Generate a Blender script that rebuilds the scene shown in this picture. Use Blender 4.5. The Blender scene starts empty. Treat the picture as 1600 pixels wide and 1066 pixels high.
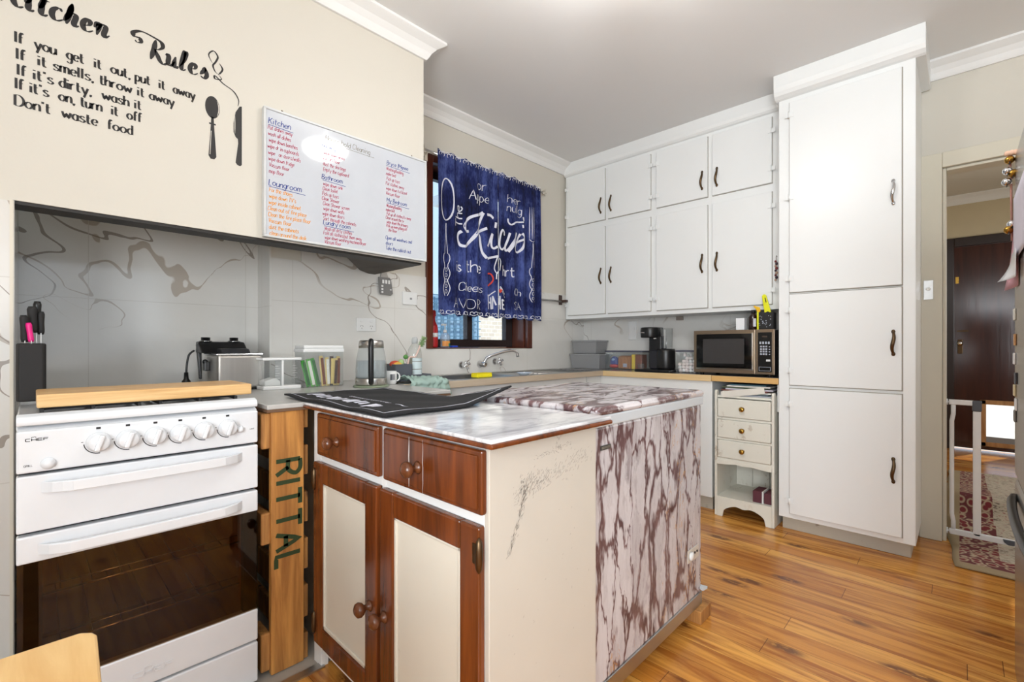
import bpy, bmesh, math, random
from mathutils import Vector, Matrix, noise as mnoise
PI = math.pi
rnd = random.Random(7)
sc = bpy.context.scene
col = sc.collection

# ------------------------------------------------------------------ camera, world, sun, exposure
cam_d = bpy.data.cameras.new('camera'); cam = bpy.data.objects.new('camera', cam_d); col.objects.link(cam)
cam.location = (0, 0, 1.1); cam.rotation_euler = (PI/2, 0, math.radians(44.0 - 90))
cam_d.sensor_width = 36; cam_d.lens = 726/1600*36; cam_d.shift_y = 8/1600; cam_d.clip_start = .03
sc.camera = cam
sc.view_settings.view_transform = 'Standard'; sc.view_settings.look = 'None'
sc.view_settings.exposure = 0.24; sc.view_settings.gamma = 1; sc.view_settings.use_curve_mapping = False
w = bpy.data.worlds.new('sky'); sc.world = w; w.use_nodes = True
bgn = w.node_tree.nodes['Background']; bgn.inputs[0].default_value = (.62, .80, 1, 1); bgn.inputs[1].default_value = 1.15

def light(name, kind, loc, energy, color=(1, 1, 1), size=None, aim=None, **k):
    l = bpy.data.lights.new(name, kind); o = bpy.data.objects.new(name, l); col.objects.link(o)
    o.location = loc; l.energy = energy; l.color = color
    if size:
        l.shape = 'RECTANGLE'; l.size, l.size_y = size
    if aim: o.rotation_euler = (Vector(aim) - Vector(loc)).to_track_quat('-Z', 'Z').to_euler()
    for a, b in k.items(): setattr(l, a, b)
    return o
light('sun', 'SUN', (9, -3, 5), 5.0, (1, .93, .82), None, (0, 0, 0), angle=.01).rotation_euler = Vector((-.75, .35, -.55)).to_track_quat('-Z', 'Z').to_euler()
# rear window daylight, plus unseen left and hall windows added as fill
light('rear_window_daylight', 'AREA', (.35, -2.03, 1.55), 12, (.92, .96, 1), (1.9, 1.3), (1.3, 0, 2.7))
light('left_fill_light', 'AREA', (-1.43, -.75, 1.45), 112, (.92, .96, 1), (1.3, 1.4), (1, -.45, 2.2))
light('hall_fill_light', 'AREA', (5.2, -1.43, 1.5), 16, (1, .96, .9), (1.2, 1.1), (5.2, 0, 1.2))

# ------------------------------------------------------------------ helpers
def srgb(r, g, b):
    f = lambda c: (c/255/12.92) if c/255 <= .04045 else ((c/255 + .055)/1.055)**2.4
    return (f(r), f(g), f(b), 1)

def tag(o, label, cat, group=None):
    o['label'] = label; o['category'] = cat
    if group: o['group'] = group
    return o

def thing(name, label, cat, loc=(0, 0, 0), group=None):
    o = bpy.data.objects.new(name, None); col.objects.link(o); o.location = loc
    o.empty_display_size = .05
    return tag(o, label, cat, group)

class MB:
    def __init__(s): s.v = []; s.f = []; s.sm = []; s.m = Matrix.Identity(4)
    def add(s, vs, fs, smooth=False):
        n = len(s.v); s.v += [tuple(s.m @ Vector(v)) for v in vs]
        s.f += [tuple(i + n for i in f) for f in fs]; s.sm += [smooth]*len(fs); return s
    def box(s, x0, x1, y0, y1, z0, z1):
        vs = [(x, y, z) for x in (x0, x1) for y in (y0, y1) for z in (z0, z1)]
        return s.add(vs, [(0, 1, 3, 2), (4, 6, 7, 5), (0, 4, 5, 1), (2, 3, 7, 6), (0, 2, 6, 4), (1, 5, 7, 3)])
    def prism(s, pts, axis, a, b, smooth=False):
        # polygon pts in the two other axes (in xyz order), swept along axis from a to b
        def mk(p, t):
            return {'x': (t, p[0], p[1]), 'y': (p[0], t, p[1]), 'z': (p[0], p[1], t)}[axis]
        n = len(pts); vs = [mk(p, a) for p in pts] + [mk(p, b) for p in pts]
        fs = [tuple(range(n)), tuple(range(2*n - 1, n - 1, -1))]
        s.add(vs, fs)
        k = len(s.v) - 2*n
        s.f += [(k + i, k + (i + 1) % n, k + n + (i + 1) % n, k + n + i) for i in range(n)]; s.sm += [smooth]*n
        return s
    def lathe(s, prof, c=(0, 0, 0), axis=(0, 0, 1), n=24, smooth=True):
        # prof: (radius, distance along axis)
        ax = Vector(axis).normalized(); q = Vector((0, 0, 1)).rotation_difference(ax); c = Vector(c)
        vs = []
        for r, h in prof:
            for i in range(n):
                a = 2*PI*i/n; vs.append(tuple(q @ Vector((r*math.cos(a), r*math.sin(a), h)) + c))
        fs = []
        for j in range(len(prof) - 1):
            for i in range(n):
                k = (i + 1) % n; fs.append((j*n + i, j*n + k, (j + 1)*n + k, (j + 1)*n + i))
        s.add(vs, fs, smooth)
        base = len(s.v) - len(vs)
        s.f += [tuple(base + i for i in reversed(range(n))), tuple(base + (len(prof) - 1)*n + i for i in range(n))]; s.sm += [False]*2
        return s
    def cyl(s, p0, p1, r0, r1=None, n=16):
        p0 = Vector(p0); d = Vector(p1) - p0
        return s.lathe([(r0, 0), (r0 if r1 is None else r1, d.length)], p0, d, n)
    def tube(s, pts, r, n=8, closed=False):
        pts = [Vector(p) for p in pts]; rs = r if isinstance(r, (list, tuple)) else [r]*len(pts)
        vs = []; up = None
        for i, p in enumerate(pts):
            t = (pts[min(i + 1, len(pts) - 1)] - pts[max(i - 1, 0)]).normalized()
            if up is None: up = t.orthogonal().normalized()
            up = (up - t*up.dot(t)).normalized(); b = t.cross(up)
            for k in range(n):
                a = 2*PI*k/n; vs.append(tuple(p + (up*math.cos(a) + b*math.sin(a))*rs[i]))
        fs = [(i*n + k, i*n + (k + 1) % n, (i + 1)*n + (k + 1) % n, (i + 1)*n + k) for i in range(len(pts) - 1) for k in range(n)]
        s.add(vs, fs, True); b0 = len(s.v) - len(vs)
        s.f += [tuple(b0 + k for k in reversed(range(n))), tuple(b0 + (len(pts) - 1)*n + k for k in range(n))]; s.sm += [True]*2
        return s
    def ball(s, c, r, n=12, sq=(1, 1, 1)):
        vs = [(c[0], c[1], c[2] - r*sq[2])]; m = n//2
        for j in range(1, m):
            a = -PI/2 + PI*j/m
            for i in range(n):
                b = 2*PI*i/n; vs.append((c[0] + r*sq[0]*math.cos(a)*math.cos(b), c[1] + r*sq[1]*math.cos(a)*math.sin(b), c[2] + r*sq[2]*math.sin(a)))
        vs.append((c[0], c[1], c[2] + r*sq[2])); L = len(vs) - 1
        fs = [(0, 1 + (i + 1) % n, 1 + i) for i in range(n)]
        for j in range(m - 2):
            for i in range(n):
                k = (i + 1) % n; fs.append((1 + j*n + i, 1 + j*n + k, 1 + (j + 1)*n + k, 1 + (j + 1)*n + i))
        fs += [(L, 1 + (m - 2)*n + i, 1 + (m - 2)*n + (i + 1) % n) for i in range(n)]
        return s.add(vs, fs, True)
    def grid(s, nu, nv, fn, smooth=True, thick=None):
        vs = [fn(i/nu, j/nv) for j in range(nv + 1) for i in range(nu + 1)]
        W = nu + 1
        fs = [(j*W + i, j*W + i + 1, (j + 1)*W + i + 1, (j + 1)*W + i) for j in range(nv) for i in range(nu)]
        return s.add(vs, fs, smooth)
    def obj(s, name, mat, parent=None, bevel=0, seg=2, solid=0, label=None, subsurf=0):
        me = bpy.data.meshes.new(name); me.from_pydata(s.v, [], s.f); me.update()
        me.polygons.foreach_set('use_smooth', s.sm)
        bm = bmesh.new(); bm.from_mesh(me); bmesh.ops.recalc_face_normals(bm, faces=bm.faces); bm.to_mesh(me); bm.free()
        o = bpy.data.objects.new(name, me); col.objects.link(o); me.materials.append(mat)
        if solid:
            q = o.modifiers.new('solid', 'SOLIDIFY'); q.thickness = solid; q.offset = 0
        if subsurf:
            q = o.modifiers.new('sub', 'SUBSURF'); q.levels = q.render_levels = subsurf
        if bevel:
            q = o.modifiers.new('bevel', 'BEVEL'); q.width = bevel; q.segments = seg; q.limit_method = 'ANGLE'; q.angle_limit = .6
        if parent is not None:
            o.parent = parent
            p = parent; L = Vector((0, 0, 0))
            while p is not None: L += p.location; p = p.parent
            o.location = -L
        if label: o['label'] = label
        return o

def BX(*a): return MB().box(*a)
def struct(o): o['kind'] = 'structure'; return o
def rot(c, deg, axis='Z'):
    c = Vector(c); return Matrix.Translation(c) @ Matrix.Rotation(math.radians(deg), 4, axis) @ Matrix.Translation(-c)

# ------------------------------------------------------------------ materials
class NT:
    def __init__(s, name):
        s.mat = bpy.data.materials.new(name); s.mat.use_nodes = True
        s.t = s.mat.node_tree; s.n = s.t.nodes; s.b = s.n['Principled BSDF']; s.out = s.n['Material Output']
    def new(s, typ, **k):
        x = s.n.new(typ)
        for a, b in k.items():
            if a.startswith('i_'):
                key = a[2:]; key = int(key) if key.isdigit() else key.replace('_', ' ')
                s.put(x.inputs[key], b)
            else: setattr(x, a, b)
        return x
    def put(s, inp, v):
        if hasattr(v, 'links') or isinstance(v, bpy.types.NodeSocket): s.t.links.new(v, inp)
        else: inp.default_value = v
    def math(s, op, a, b=0.0, c=None):
        m = s.n.new('ShaderNodeMath'); m.operation = op; s.put(m.inputs[0], a); s.put(m.inputs[1], b)
        if c is not None: s.put(m.inputs[2], c)
        return m.outputs[0]
    def obj(s): return s.new('ShaderNodeTexCoord').outputs['Object']
    def mapping(s, vec, scale=(1, 1, 1), loc=(0, 0, 0), rotn=(0, 0, 0)):
        m = s.n.new('ShaderNodeMapping'); s.put(m.inputs[0], vec); m.inputs['Scale'].default_value = scale
        m.inputs['Location'].default_value = loc; m.inputs['Rotation'].default_value = rotn; return m.outputs[0]
    def noise(s, vec, scale, detail=4, rough=.55, dist=0, out=0):
        m = s.n.new('ShaderNodeTexNoise'); s.put(m.inputs['Vector'], vec); m.inputs['Scale'].default_value = scale
        m.inputs['Detail'].default_value = detail; m.inputs['Roughness'].default_value = rough; m.inputs['Distortion'].default_value = dist
        return m.outputs[out]
    def ramp(s, fac, stops):
        m = s.n.new('ShaderNodeValToRGB'); s.put(m.inputs[0], fac); e = m.color_ramp.elements
        while len(e) < len(stops): e.new(.5)
        for x, (p, c) in zip(e, stops): x.position = p; x.color = c if len(c) == 4 else (*c, 1)
        return m.outputs[0]
    def mix(s, fac, a, b, blend='MIX'):
        m = s.n.new('ShaderNodeMix'); m.data_type = 'RGBA'; m.blend_type = blend
        s.put(m.inputs[0], fac); s.put(m.inputs[6], a); s.put(m.inputs[7], b); return m.outputs[2]
    def bump(s, h, strength=.2, dist=.01):
        m = s.n.new('ShaderNodeBump'); m.inputs['Strength'].default_value = strength; m.inputs['Distance'].default_value = dist
        s.put(m.inputs['Height'], h); s.put(s.b.inputs['Normal'], m.outputs[0])
    def set(s, color=None, rough=.5, metal=0, **k):
        if color is not None: s.put(s.b.inputs['Base Color'], color)
        s.put(s.b.inputs['Roughness'], rough); s.b.inputs['Metallic'].default_value = metal
        for a, b in k.items(): s.put(s.b.inputs[a.replace('_', ' ')], b)
        return s.mat

G1 = (1, 1, 1, 1); G0 = (0, 0, 0, 1)
def paint(name, c, rough=.5, var=.06, scale=6, metal=0, bump=0, **k):
    t = NT(name); v = t.noise(t.obj(), scale, 5)
    dark = tuple(x*(1 - var*2) for x in c[:3]) + (1,)
    t.set(t.mix(v, dark, c), rough, metal, **k)
    if bump: t.bump(t.noise(t.obj(), 90, 2), bump, .003)
    return t.mat
def chipped(name, c, chip, rough=.45, amount=.62, scale=9):
    # painted timber with a few scuffs and chips of their own shape
    t = NT(name); o = t.obj()
    m = t.ramp(t.noise(o, scale, 9, .7), [(amount, G0), (amount + .03, G1)])
    m2 = t.ramp(t.noise(t.mapping(o, (1, 1, 1), (3, 1, 2)), 1.6, 3), [(.5, G0), (.62, G1)])
    base = t.mix(t.noise(o, 5, 4), tuple(x*.92 for x in c[:3]) + (1,), c)
    t.set(t.mix(t.math('MULTIPLY', m, m2), base, chip), rough); return t.mat
def timber(name, a, b, axis=2, rough=.4, scale=1.0, knots=True):
    t = NT(name); o = t.obj(); s = [14*scale]*3; s[axis] = 1.2*scale
    g = t.noise(t.mapping(o, tuple(s)), 1.6, 8, .6, .6)
    f = t.noise(t.mapping(o, tuple(x*6 for x in s)), 1.5, 3, .6)
    gg = t.ramp(g, [(.30, G0), (.70, G1)])
    c = t.mix(t.math('MULTIPLY_ADD', f, .30, t.math('MULTIPLY', gg, .75)), a, b)
    if knots:
        v = t.new('ShaderNodeTexVoronoi', i_Vector=t.mapping(o, tuple(5*scale if i != axis else 2.6*scale for i in range(3))), i_Scale=1.3)
        k = t.ramp(v.outputs['Distance'], [(.04, G1), (.09, G0)])
        c = t.mix(t.math('MULTIPLY', k, .8), c, tuple(x*.25 for x in a[:3]) + (1,))
    t.set(c, rough); t.bump(g, .15, .003); return t.mat
def metal(name, c, rough=.3, axis=None):
    t = NT(name)
    if axis is None: v = t.noise(t.obj(), 20, 3)
    else:
        s = [120]*3; s[axis] = 2; v = t.noise(t.mapping(t.obj(), tuple(s)), 1, 3)
    t.set(t.mix(v, tuple(x*.86 for x in c[:3]) + (1,), c), t.math('MULTIPLY_ADD', v, .14, rough - .05), 1.0); return t.mat
def clear(name, tint=(1, 1, 1, 1), alpha=.12, rough=.03):
    # thin pane: mostly transmits, reflects by fresnel
    t = NT(name); n = t.n
    tr = n.new('ShaderNodeBsdfTransparent'); tr.inputs[0].default_value = tint
    gl = n.new('ShaderNodeBsdfGlossy'); gl.inputs['Roughness'].default_value = rough
    df = n.new('ShaderNodeBsdfDiffuse'); df.inputs[0].default_value = (.85, .87, .88, 1)
    lw = n.new('ShaderNodeLayerWeight'); lw.inputs[0].default_value = .5
    fz = t.math('MULTIPLY_ADD', t.math('POWER', lw.outputs['Facing'], 5.0), .9, .04)
    m0 = n.new('ShaderNodeMixShader'); m0.inputs[0].default_value = alpha
    t.t.links.new(tr.outputs[0], m0.inputs[1]); t.t.links.new(df.outputs[0], m0.inputs[2])
    m1 = n.new('ShaderNodeMixShader'); t.t.links.new(fz, m1.inputs[0])
    t.t.links.new(m0.outputs[0], m1.inputs[1]); t.t.links.new(gl.outputs[0], m1.inputs[2])
    t.t.links.new(m1.outputs[0], t.out.inputs[0]); return t.mat
def plain(name, c, rough=.5, metal_=0, **k): return paint(name, c, rough, .04, 12, metal_, 0, **k)

def marble_tile(name, u0, z0, w=.61, h=.61, ox=0):
    t = NT(name); o = t.obj(); s = t.new('ShaderNodeSeparateXYZ', i_0=o)
    u = t.math('ADD', s.outputs[0], s.outputs[1])
    def seam(v, v0, size):
        q = t.math('FRACT', t.math('DIVIDE', t.math('SUBTRACT', v, v0 - 20*size), size))
        return t.math('LESS_THAN', t.math('ABSOLUTE', t.math('SUBTRACT', t.math('FRACT', t.math('ADD', q, .5)), .5)), .0016/size)
    g = t.math('MAXIMUM', seam(u, u0, w), seam(s.outputs[2], z0, h))
    p = t.mapping(t.mapping(o, (1, 1, 1), (ox, ox*.7, ox*.3), (.6, -.62, 0)), (.62, .85, 1.5))
    wob = t.noise(p, 2.2, 7, .62)
    v = t.math('ABSOLUTE', t.math('SUBTRACT', t.noise(p, 1.1, 3.6, .54, .3), .5))
    thick = t.ramp(t.noise(p, 3.4, 4, .6), [(.40, (.03, .03, .03, 1)), (.72, (.5, .5, .5, 1))])
    vein = t.ramp(t.math('DIVIDE', v, t.math('MULTIPLY', thick, .017)), [(.75, G1), (1.0, G0)])
    fine = t.math('LESS_THAN', t.math('ABSOLUTE', t.math('SUBTRACT', t.noise(t.mapping(p, (1, 1, 1), (7, 3, 1)), 1.1, 3.6, .55, .3), .5)), .0022)
    mask = t.ramp(t.noise(t.mapping(p, (1, 1, 1), (2, 9, 5)), 1.2, 1), [(.45, G0), (.50, G1)])
    base = t.mix(wob, srgb(208, 205, 198), srgb(226, 225, 221))
    c = t.mix(t.math('MULTIPLY', vein, t.math('MULTIPLY', mask, .85)), base, srgb(172, 160, 146))
    c = t.mix(t.math('MULTIPLY', fine, t.math('MULTIPLY', mask, .75)), c, srgb(128, 116, 104))
    c = t.mix(t.math('MULTIPLY', g, .6), c, srgb(196, 192, 184))
    t.set(c, .12); return t.mat

def vinyl(name, scale, ox=0):
    # white adhesive vinyl with plum-brown marble veining and a few ochre threads
    t = NT(name); o = t.mapping(t.obj(), scale, (ox, ox, ox))
    d = t.noise(o, 1.7, 5, .6, 0, 1)
    oo = t.new('ShaderNodeVectorMath', operation='MULTIPLY_ADD', i_0=d, i_1=(.9, .9, .9), i_2=o).outputs[0]
    vo = t.new('ShaderNodeTexVoronoi', feature='DISTANCE_TO_EDGE', i_Vector=oo, i_Scale=2.9)
    th = t.ramp(t.noise(o, 1.3, 4, .65), [(.36, (.012, .012, .012, 1)), (.68, (.27, .27, .27, 1))])
    e = t.math('DIVIDE', vo.outputs['Distance'], th)
    fill = t.ramp(e, [(.25, G1), (1.0, G0)])
    soft = t.ramp(t.noise(oo, 3.2, 6, .7), [(.54, G0), (.68, (.95, .95, .95, 1))])
    body = t.ramp(t.noise(oo, 2.1, 6, .7), [(.3, srgb(172, 164, 166)), (.6, srgb(206, 201, 203))])
    plum = t.ramp(t.noise(o, 6, 4), [(.3, srgb(74, 48, 52)), (.7, srgb(120, 92, 92))])
    c = t.mix(t.math('MAXIMUM', fill, t.math('MULTIPLY', soft, .55)), body, plum)
    och = t.math('MULTIPLY', t.math('LESS_THAN', t.math('ABSOLUTE', t.math('SUBTRACT', t.noise(oo, 2.6, 4), .5)), .006), t.ramp(t.noise(o, .9, 1), [(.5, G0), (.56, G1)]))
    c = t.mix(t.math('MULTIPLY', och, .7), c, srgb(196, 150, 96))
    t.set(c, .22); return t.mat

def floor_mat():
    t = NT('pine_boards'); o = t.obj(); s = t.new('ShaderNodeSeparateXYZ', i_0=o); W = .107
    q = t.math('DIVIDE', s.outputs[0], W); bi = t.math('FLOOR', q); fr = t.math('FRACT', q)
    wn = t.new('ShaderNodeTexWhiteNoise', noise_dimensions='1D', i_W=bi)
    off = t.math('MULTIPLY', wn.outputs[0], 7.0)
    ln = t.math('DIVIDE', t.math('ADD', s.outputs[1], off), 2.1)
    seg = t.math('FLOOR', ln); lf = t.math('FRACT', ln)
    wn2 = t.new('ShaderNodeTexWhiteNoise', noise_dimensions='2D', i_Vector=t.new('ShaderNodeCombineXYZ', i_0=bi, i_1=seg).outputs[0])
    p = t.new('ShaderNodeCombineXYZ', i_0=s.outputs[0], i_1=t.math('ADD', s.outputs[1], off), i_2=off).outputs[0]
    g = t.noise(t.mapping(p, (16, 1.1, 1)), 1.4, 7, .6, 1.2)
    f = t.noise(t.mapping(p, (120, 4, 1)), 1, 3)
    tone = t.mix(wn2.outputs[0], srgb(190, 118, 42), srgb(226, 164, 78))
    c = t.mix(t.ramp(g, [(.42, G0), (.64, G1)]), tone, srgb(146, 76, 20))
    c = t.mix(t.math('MULTIPLY', f, .22), c, srgb(238, 180, 92))
    vk = t.new('ShaderNodeTexVoronoi', i_Vector=t.mapping(p, (5.2, 1.9, 1)), i_Scale=1.25)
    k = t.ramp(vk.outputs['Distance'], [(.10, G1), (.20, G0)])
    kk = t.math('MULTIPLY', k, t.ramp(t.noise(t.mapping(p, (60, 30, 1)), 1, 2), [(.25, G0), (.5, G1)]))
    c = t.mix(t.math('MULTIPLY', kk, .85), c, srgb(86, 38, 14))
    gap = t.math('MAXIMUM', t.math('LESS_THAN', fr, .016), t.math('LESS_THAN', lf, .0012))
    c = t.mix(t.math('MULTIPLY', gap, .75), c, srgb(74, 36, 12))
    t.set(c, t.math('MULTIPLY_ADD', g, .14, .16)); t.bump(t.math('SUBTRACT', 1.0, gap), .3, .002); return t.mat

def curtain_mat():
    t = NT('indigo_print_cloth'); o = t.obj()
    st = t.noise(t.mapping(o, (26, 26, 2.2)), 1, 6, .65, .4); bl = t.noise(o, 3.6, 4, .6)
    fine = t.noise(t.mapping(o, (150, 150, 40)), 1, 3)
    v = t.math('MULTIPLY_ADD', st, .6, t.math('MULTIPLY_ADD', t.ramp(bl, [(.3, G0), (.7, G1)]), .42, t.math('MULTIPLY', fine, .35)))
    c = t.ramp(v, [(.42, srgb(14, 15, 30)), (.66, srgb(38, 48, 108)), (.95, srgb(100, 118, 190))])
    t.set(c, .9)
    tl = t.n.new('ShaderNodeBsdfTranslucent'); t.t.links.new(c, tl.inputs[0])
    m = t.n.new('ShaderNodeMixShader'); m.inputs[0].default_value = .45
    t.t.links.new(t.b.outputs[0], m.inputs[1]); t.t.links.new(tl.outputs[0], m.inputs[2]); t.t.links.new(m.outputs[0], t.out.inputs[0])
    return t.mat

def rug_mat():
    t = NT('oriental_rug'); o = t.obj(); s = t.new('ShaderNodeSeparateXYZ', i_0=o)
    e = t.math('MINIMUM', t.math('SUBTRACT', .075, s.outputs[1]), t.math('SUBTRACT', s.outputs[0], 3.2))
    vo = t.new('ShaderNodeTexVoronoi', i_Vector=t.mapping(o, (1, 1, .2)), i_Scale=26)
    pat = t.ramp(vo.outputs['Distance'], [(.34, srgb(120, 44, 50)), (.5, srgb(186, 168, 142)), (.66, srgb(104, 48, 52))])
    fld = t.ramp(t.noise(t.mapping(o, (60, 22, 1)), 1, 4, .7), [(.36, srgb(104, 84, 78)), (.46, srgb(186, 176, 158)), (.56, srgb(196, 186, 168)), (.66, srgb(146, 76, 80))])
    c = t.mix(t.math('LESS_THAN', e, .22), fld, pat)
    c = t.mix(t.math('LESS_THAN', e, .07), c, srgb(160, 142, 112))
    t.set(c, .95); return t.mat

def brick_mat(name, c1, c2, mortar, sc_=4.0):
    t = NT(name); o = t.obj(); s = t.new('ShaderNodeSeparateXYZ', i_0=o)
    p = t.new('ShaderNodeCombineXYZ', i_0=s.outputs[0], i_1=s.outputs[2]).outputs[0]
    b = t.new('ShaderNodeTexBrick', i_Vector=p, i_Color1=c1, i_Color2=c2, i_Mortar=mortar, i_Scale=sc_)
    t.set(b.outputs[0], .9); return t.mat

def emit(name, c, e):
    t = NT(name); t.set(c, .4); t.b.inputs['Emission Color'].default_value = c; t.b.inputs['Emission Strength'].default_value = e; return t.mat

CREAM = paint('cream_wall_paint', srgb(209, 204, 192), .6, .03, 2.2, bump=.08)
CEIL = paint('ceiling_paint', srgb(232, 232, 231), .8, .02, 1.5)
CORN = paint('cornice_white', srgb(232, 232, 230), .6, .02)
CUP = paint('cupboard_white_enamel', srgb(236, 238, 237), .3, .02, 3)
CUPD = paint('aged_cream_enamel', srgb(218, 212, 196), .4, .04, 4)
PLINTH = chipped('worn_plinth_paint', srgb(190, 184, 170), srgb(140, 128, 112), amount=.6)
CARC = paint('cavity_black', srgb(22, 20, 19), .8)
SOOT = paint('sooty_metal', srgb(44, 40, 36), .55, .3, 8)
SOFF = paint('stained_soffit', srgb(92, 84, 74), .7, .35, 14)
TILEW = marble_tile('marble_tile_window_wall', .947 + 2.53, 1.335)
TILEA = marble_tile('marble_tile_alcove', .168 + 2.7, 1.305, ox=4.3)
TILEE = marble_tile('marble_tile_end_wall', 5.4, 1.335, ox=9.1)
FLOOR = floor_mat()
HEARTH = paint('grey_hearth_tile', srgb(176, 170, 160), .4)
ALU = metal('brushed_aluminium', srgb(190, 190, 188), .35)
CHROME = metal('chrome', srgb(225, 226, 228), .08)
STEEL = metal('stainless_steel', srgb(196, 192, 186), .28, 2)
STEELX = metal('sink_steel', srgb(190, 188, 184), .3, 0)
FRIDGE = metal('fridge_steel', srgb(176, 172, 168), .22, 2)
BRONZE = metal('aged_bronze', srgb(104, 84, 62), .35)
BRASS = metal('brass', srgb(176, 136, 62), .25)
BLACK = plain('black_plastic', srgb(20, 20, 21), .35)
MATTB = plain('matt_black', srgb(26, 26, 27), .7)
GREYP = plain('grey_plastic', srgb(146, 147, 148), .4)
SLATE = plain('slate_plastic', srgb(84, 88, 96), .45)
WHITEP = plain('white_plastic', srgb(232, 232, 230), .35)
ENAMEL = plain('white_enamel', srgb(226, 229, 232), .16)
GLASS = clear('window_glass', (.93, .97, 1, 1), .02)
CLEARP = clear('clear_plastic', (.96, .97, .97, 1), .035, .08)
KGLASS = clear('kettle_glass', (.86, .88, .88, 1), .12)
OVENG = clear('oven_glass', (.56, .44, .31, 1), .0, .02)
CABW = timber('stained_red_brown_timber', srgb(46, 20, 8), srgb(134, 68, 26), 2, .25, 1.0, False)
KNOBW = timber('dark_turned_wood', srgb(70, 36, 18), srgb(120, 70, 40), 2, .25, 2, False)
PANEL = chipped('cream_panel_paint', srgb(222, 217, 203), srgb(140, 128, 110), .3, .66)
SIDEP = chipped('scuffed_cream_side', srgb(206, 200, 188), srgb(104, 98, 90), .35, .6, 11)
PALW = timber('pallet_pine', srgb(116, 62, 20), srgb(218, 156, 80), 2, .6)
PALB = timber('pallet_block_pine', srgb(110, 64, 28), srgb(206, 148, 80), 2, .7, 1.5)
BAMB = timber('bamboo', srgb(190, 138, 76), srgb(236, 200, 144), 0, .4, 1.6, False)
BEECH = timber('bench_edge_timber', srgb(206, 172, 118), srgb(232, 206, 158), 1, .45, 1, False)
BEECHD = timber('bench_edge_darker', srgb(196, 150, 84), srgb(222, 182, 118), 1, .45, 1, False)
DOORW = timber('dark_mahogany_door', srgb(44, 18, 12), srgb(74, 34, 22), 2, .16, .7, False)
WINW = timber('window_frame_timber', srgb(58, 22, 12), srgb(104, 48, 24), 2, .3, 1, False)
GREYTOP = paint('grey_laminate', srgb(190, 188, 184), .25, .05, 30)
DKTOP = paint('dark_speckled_laminate', srgb(120, 118, 118), .18, .1, 60)
VINF = vinyl('plum_marble_vinyl', (4.2, 4.2, 1.25))
VINT = vinyl('plum_marble_vinyl_lid', (1.8, 5.2, 3), 5)
def white_marble():
    t = NT('white_marble_laminate'); o = t.obj()
    n = t.noise(t.mapping(o, (3, 9, 3), (0, 0, 0), (0, 0, .5)), 1.2, 8, .65, 1.0)
    t.set(t.ramp(n, [(.36, srgb(176, 176, 178)), (.5, srgb(224, 224, 226)), (.62, srgb(240, 240, 240))]), .12); return t.mat
MARB = white_marble()
INK = plain('black_vinyl_lettering', srgb(34, 31, 30), .45)
CLOTH = curtain_mat()
PRINT = plain('white_print', srgb(226, 228, 240), .9)
REDP = plain('red_print', srgb(214, 70, 56), .9)
RUG = rug_mat()
SHAB = chipped('shabby_white_paint', srgb(226, 224, 212), srgb(150, 126, 96), .5, .58, 16)
def col_mat(name, r, g, b, rough=.5): return plain(name, srgb(r, g, b), rough)

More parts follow.
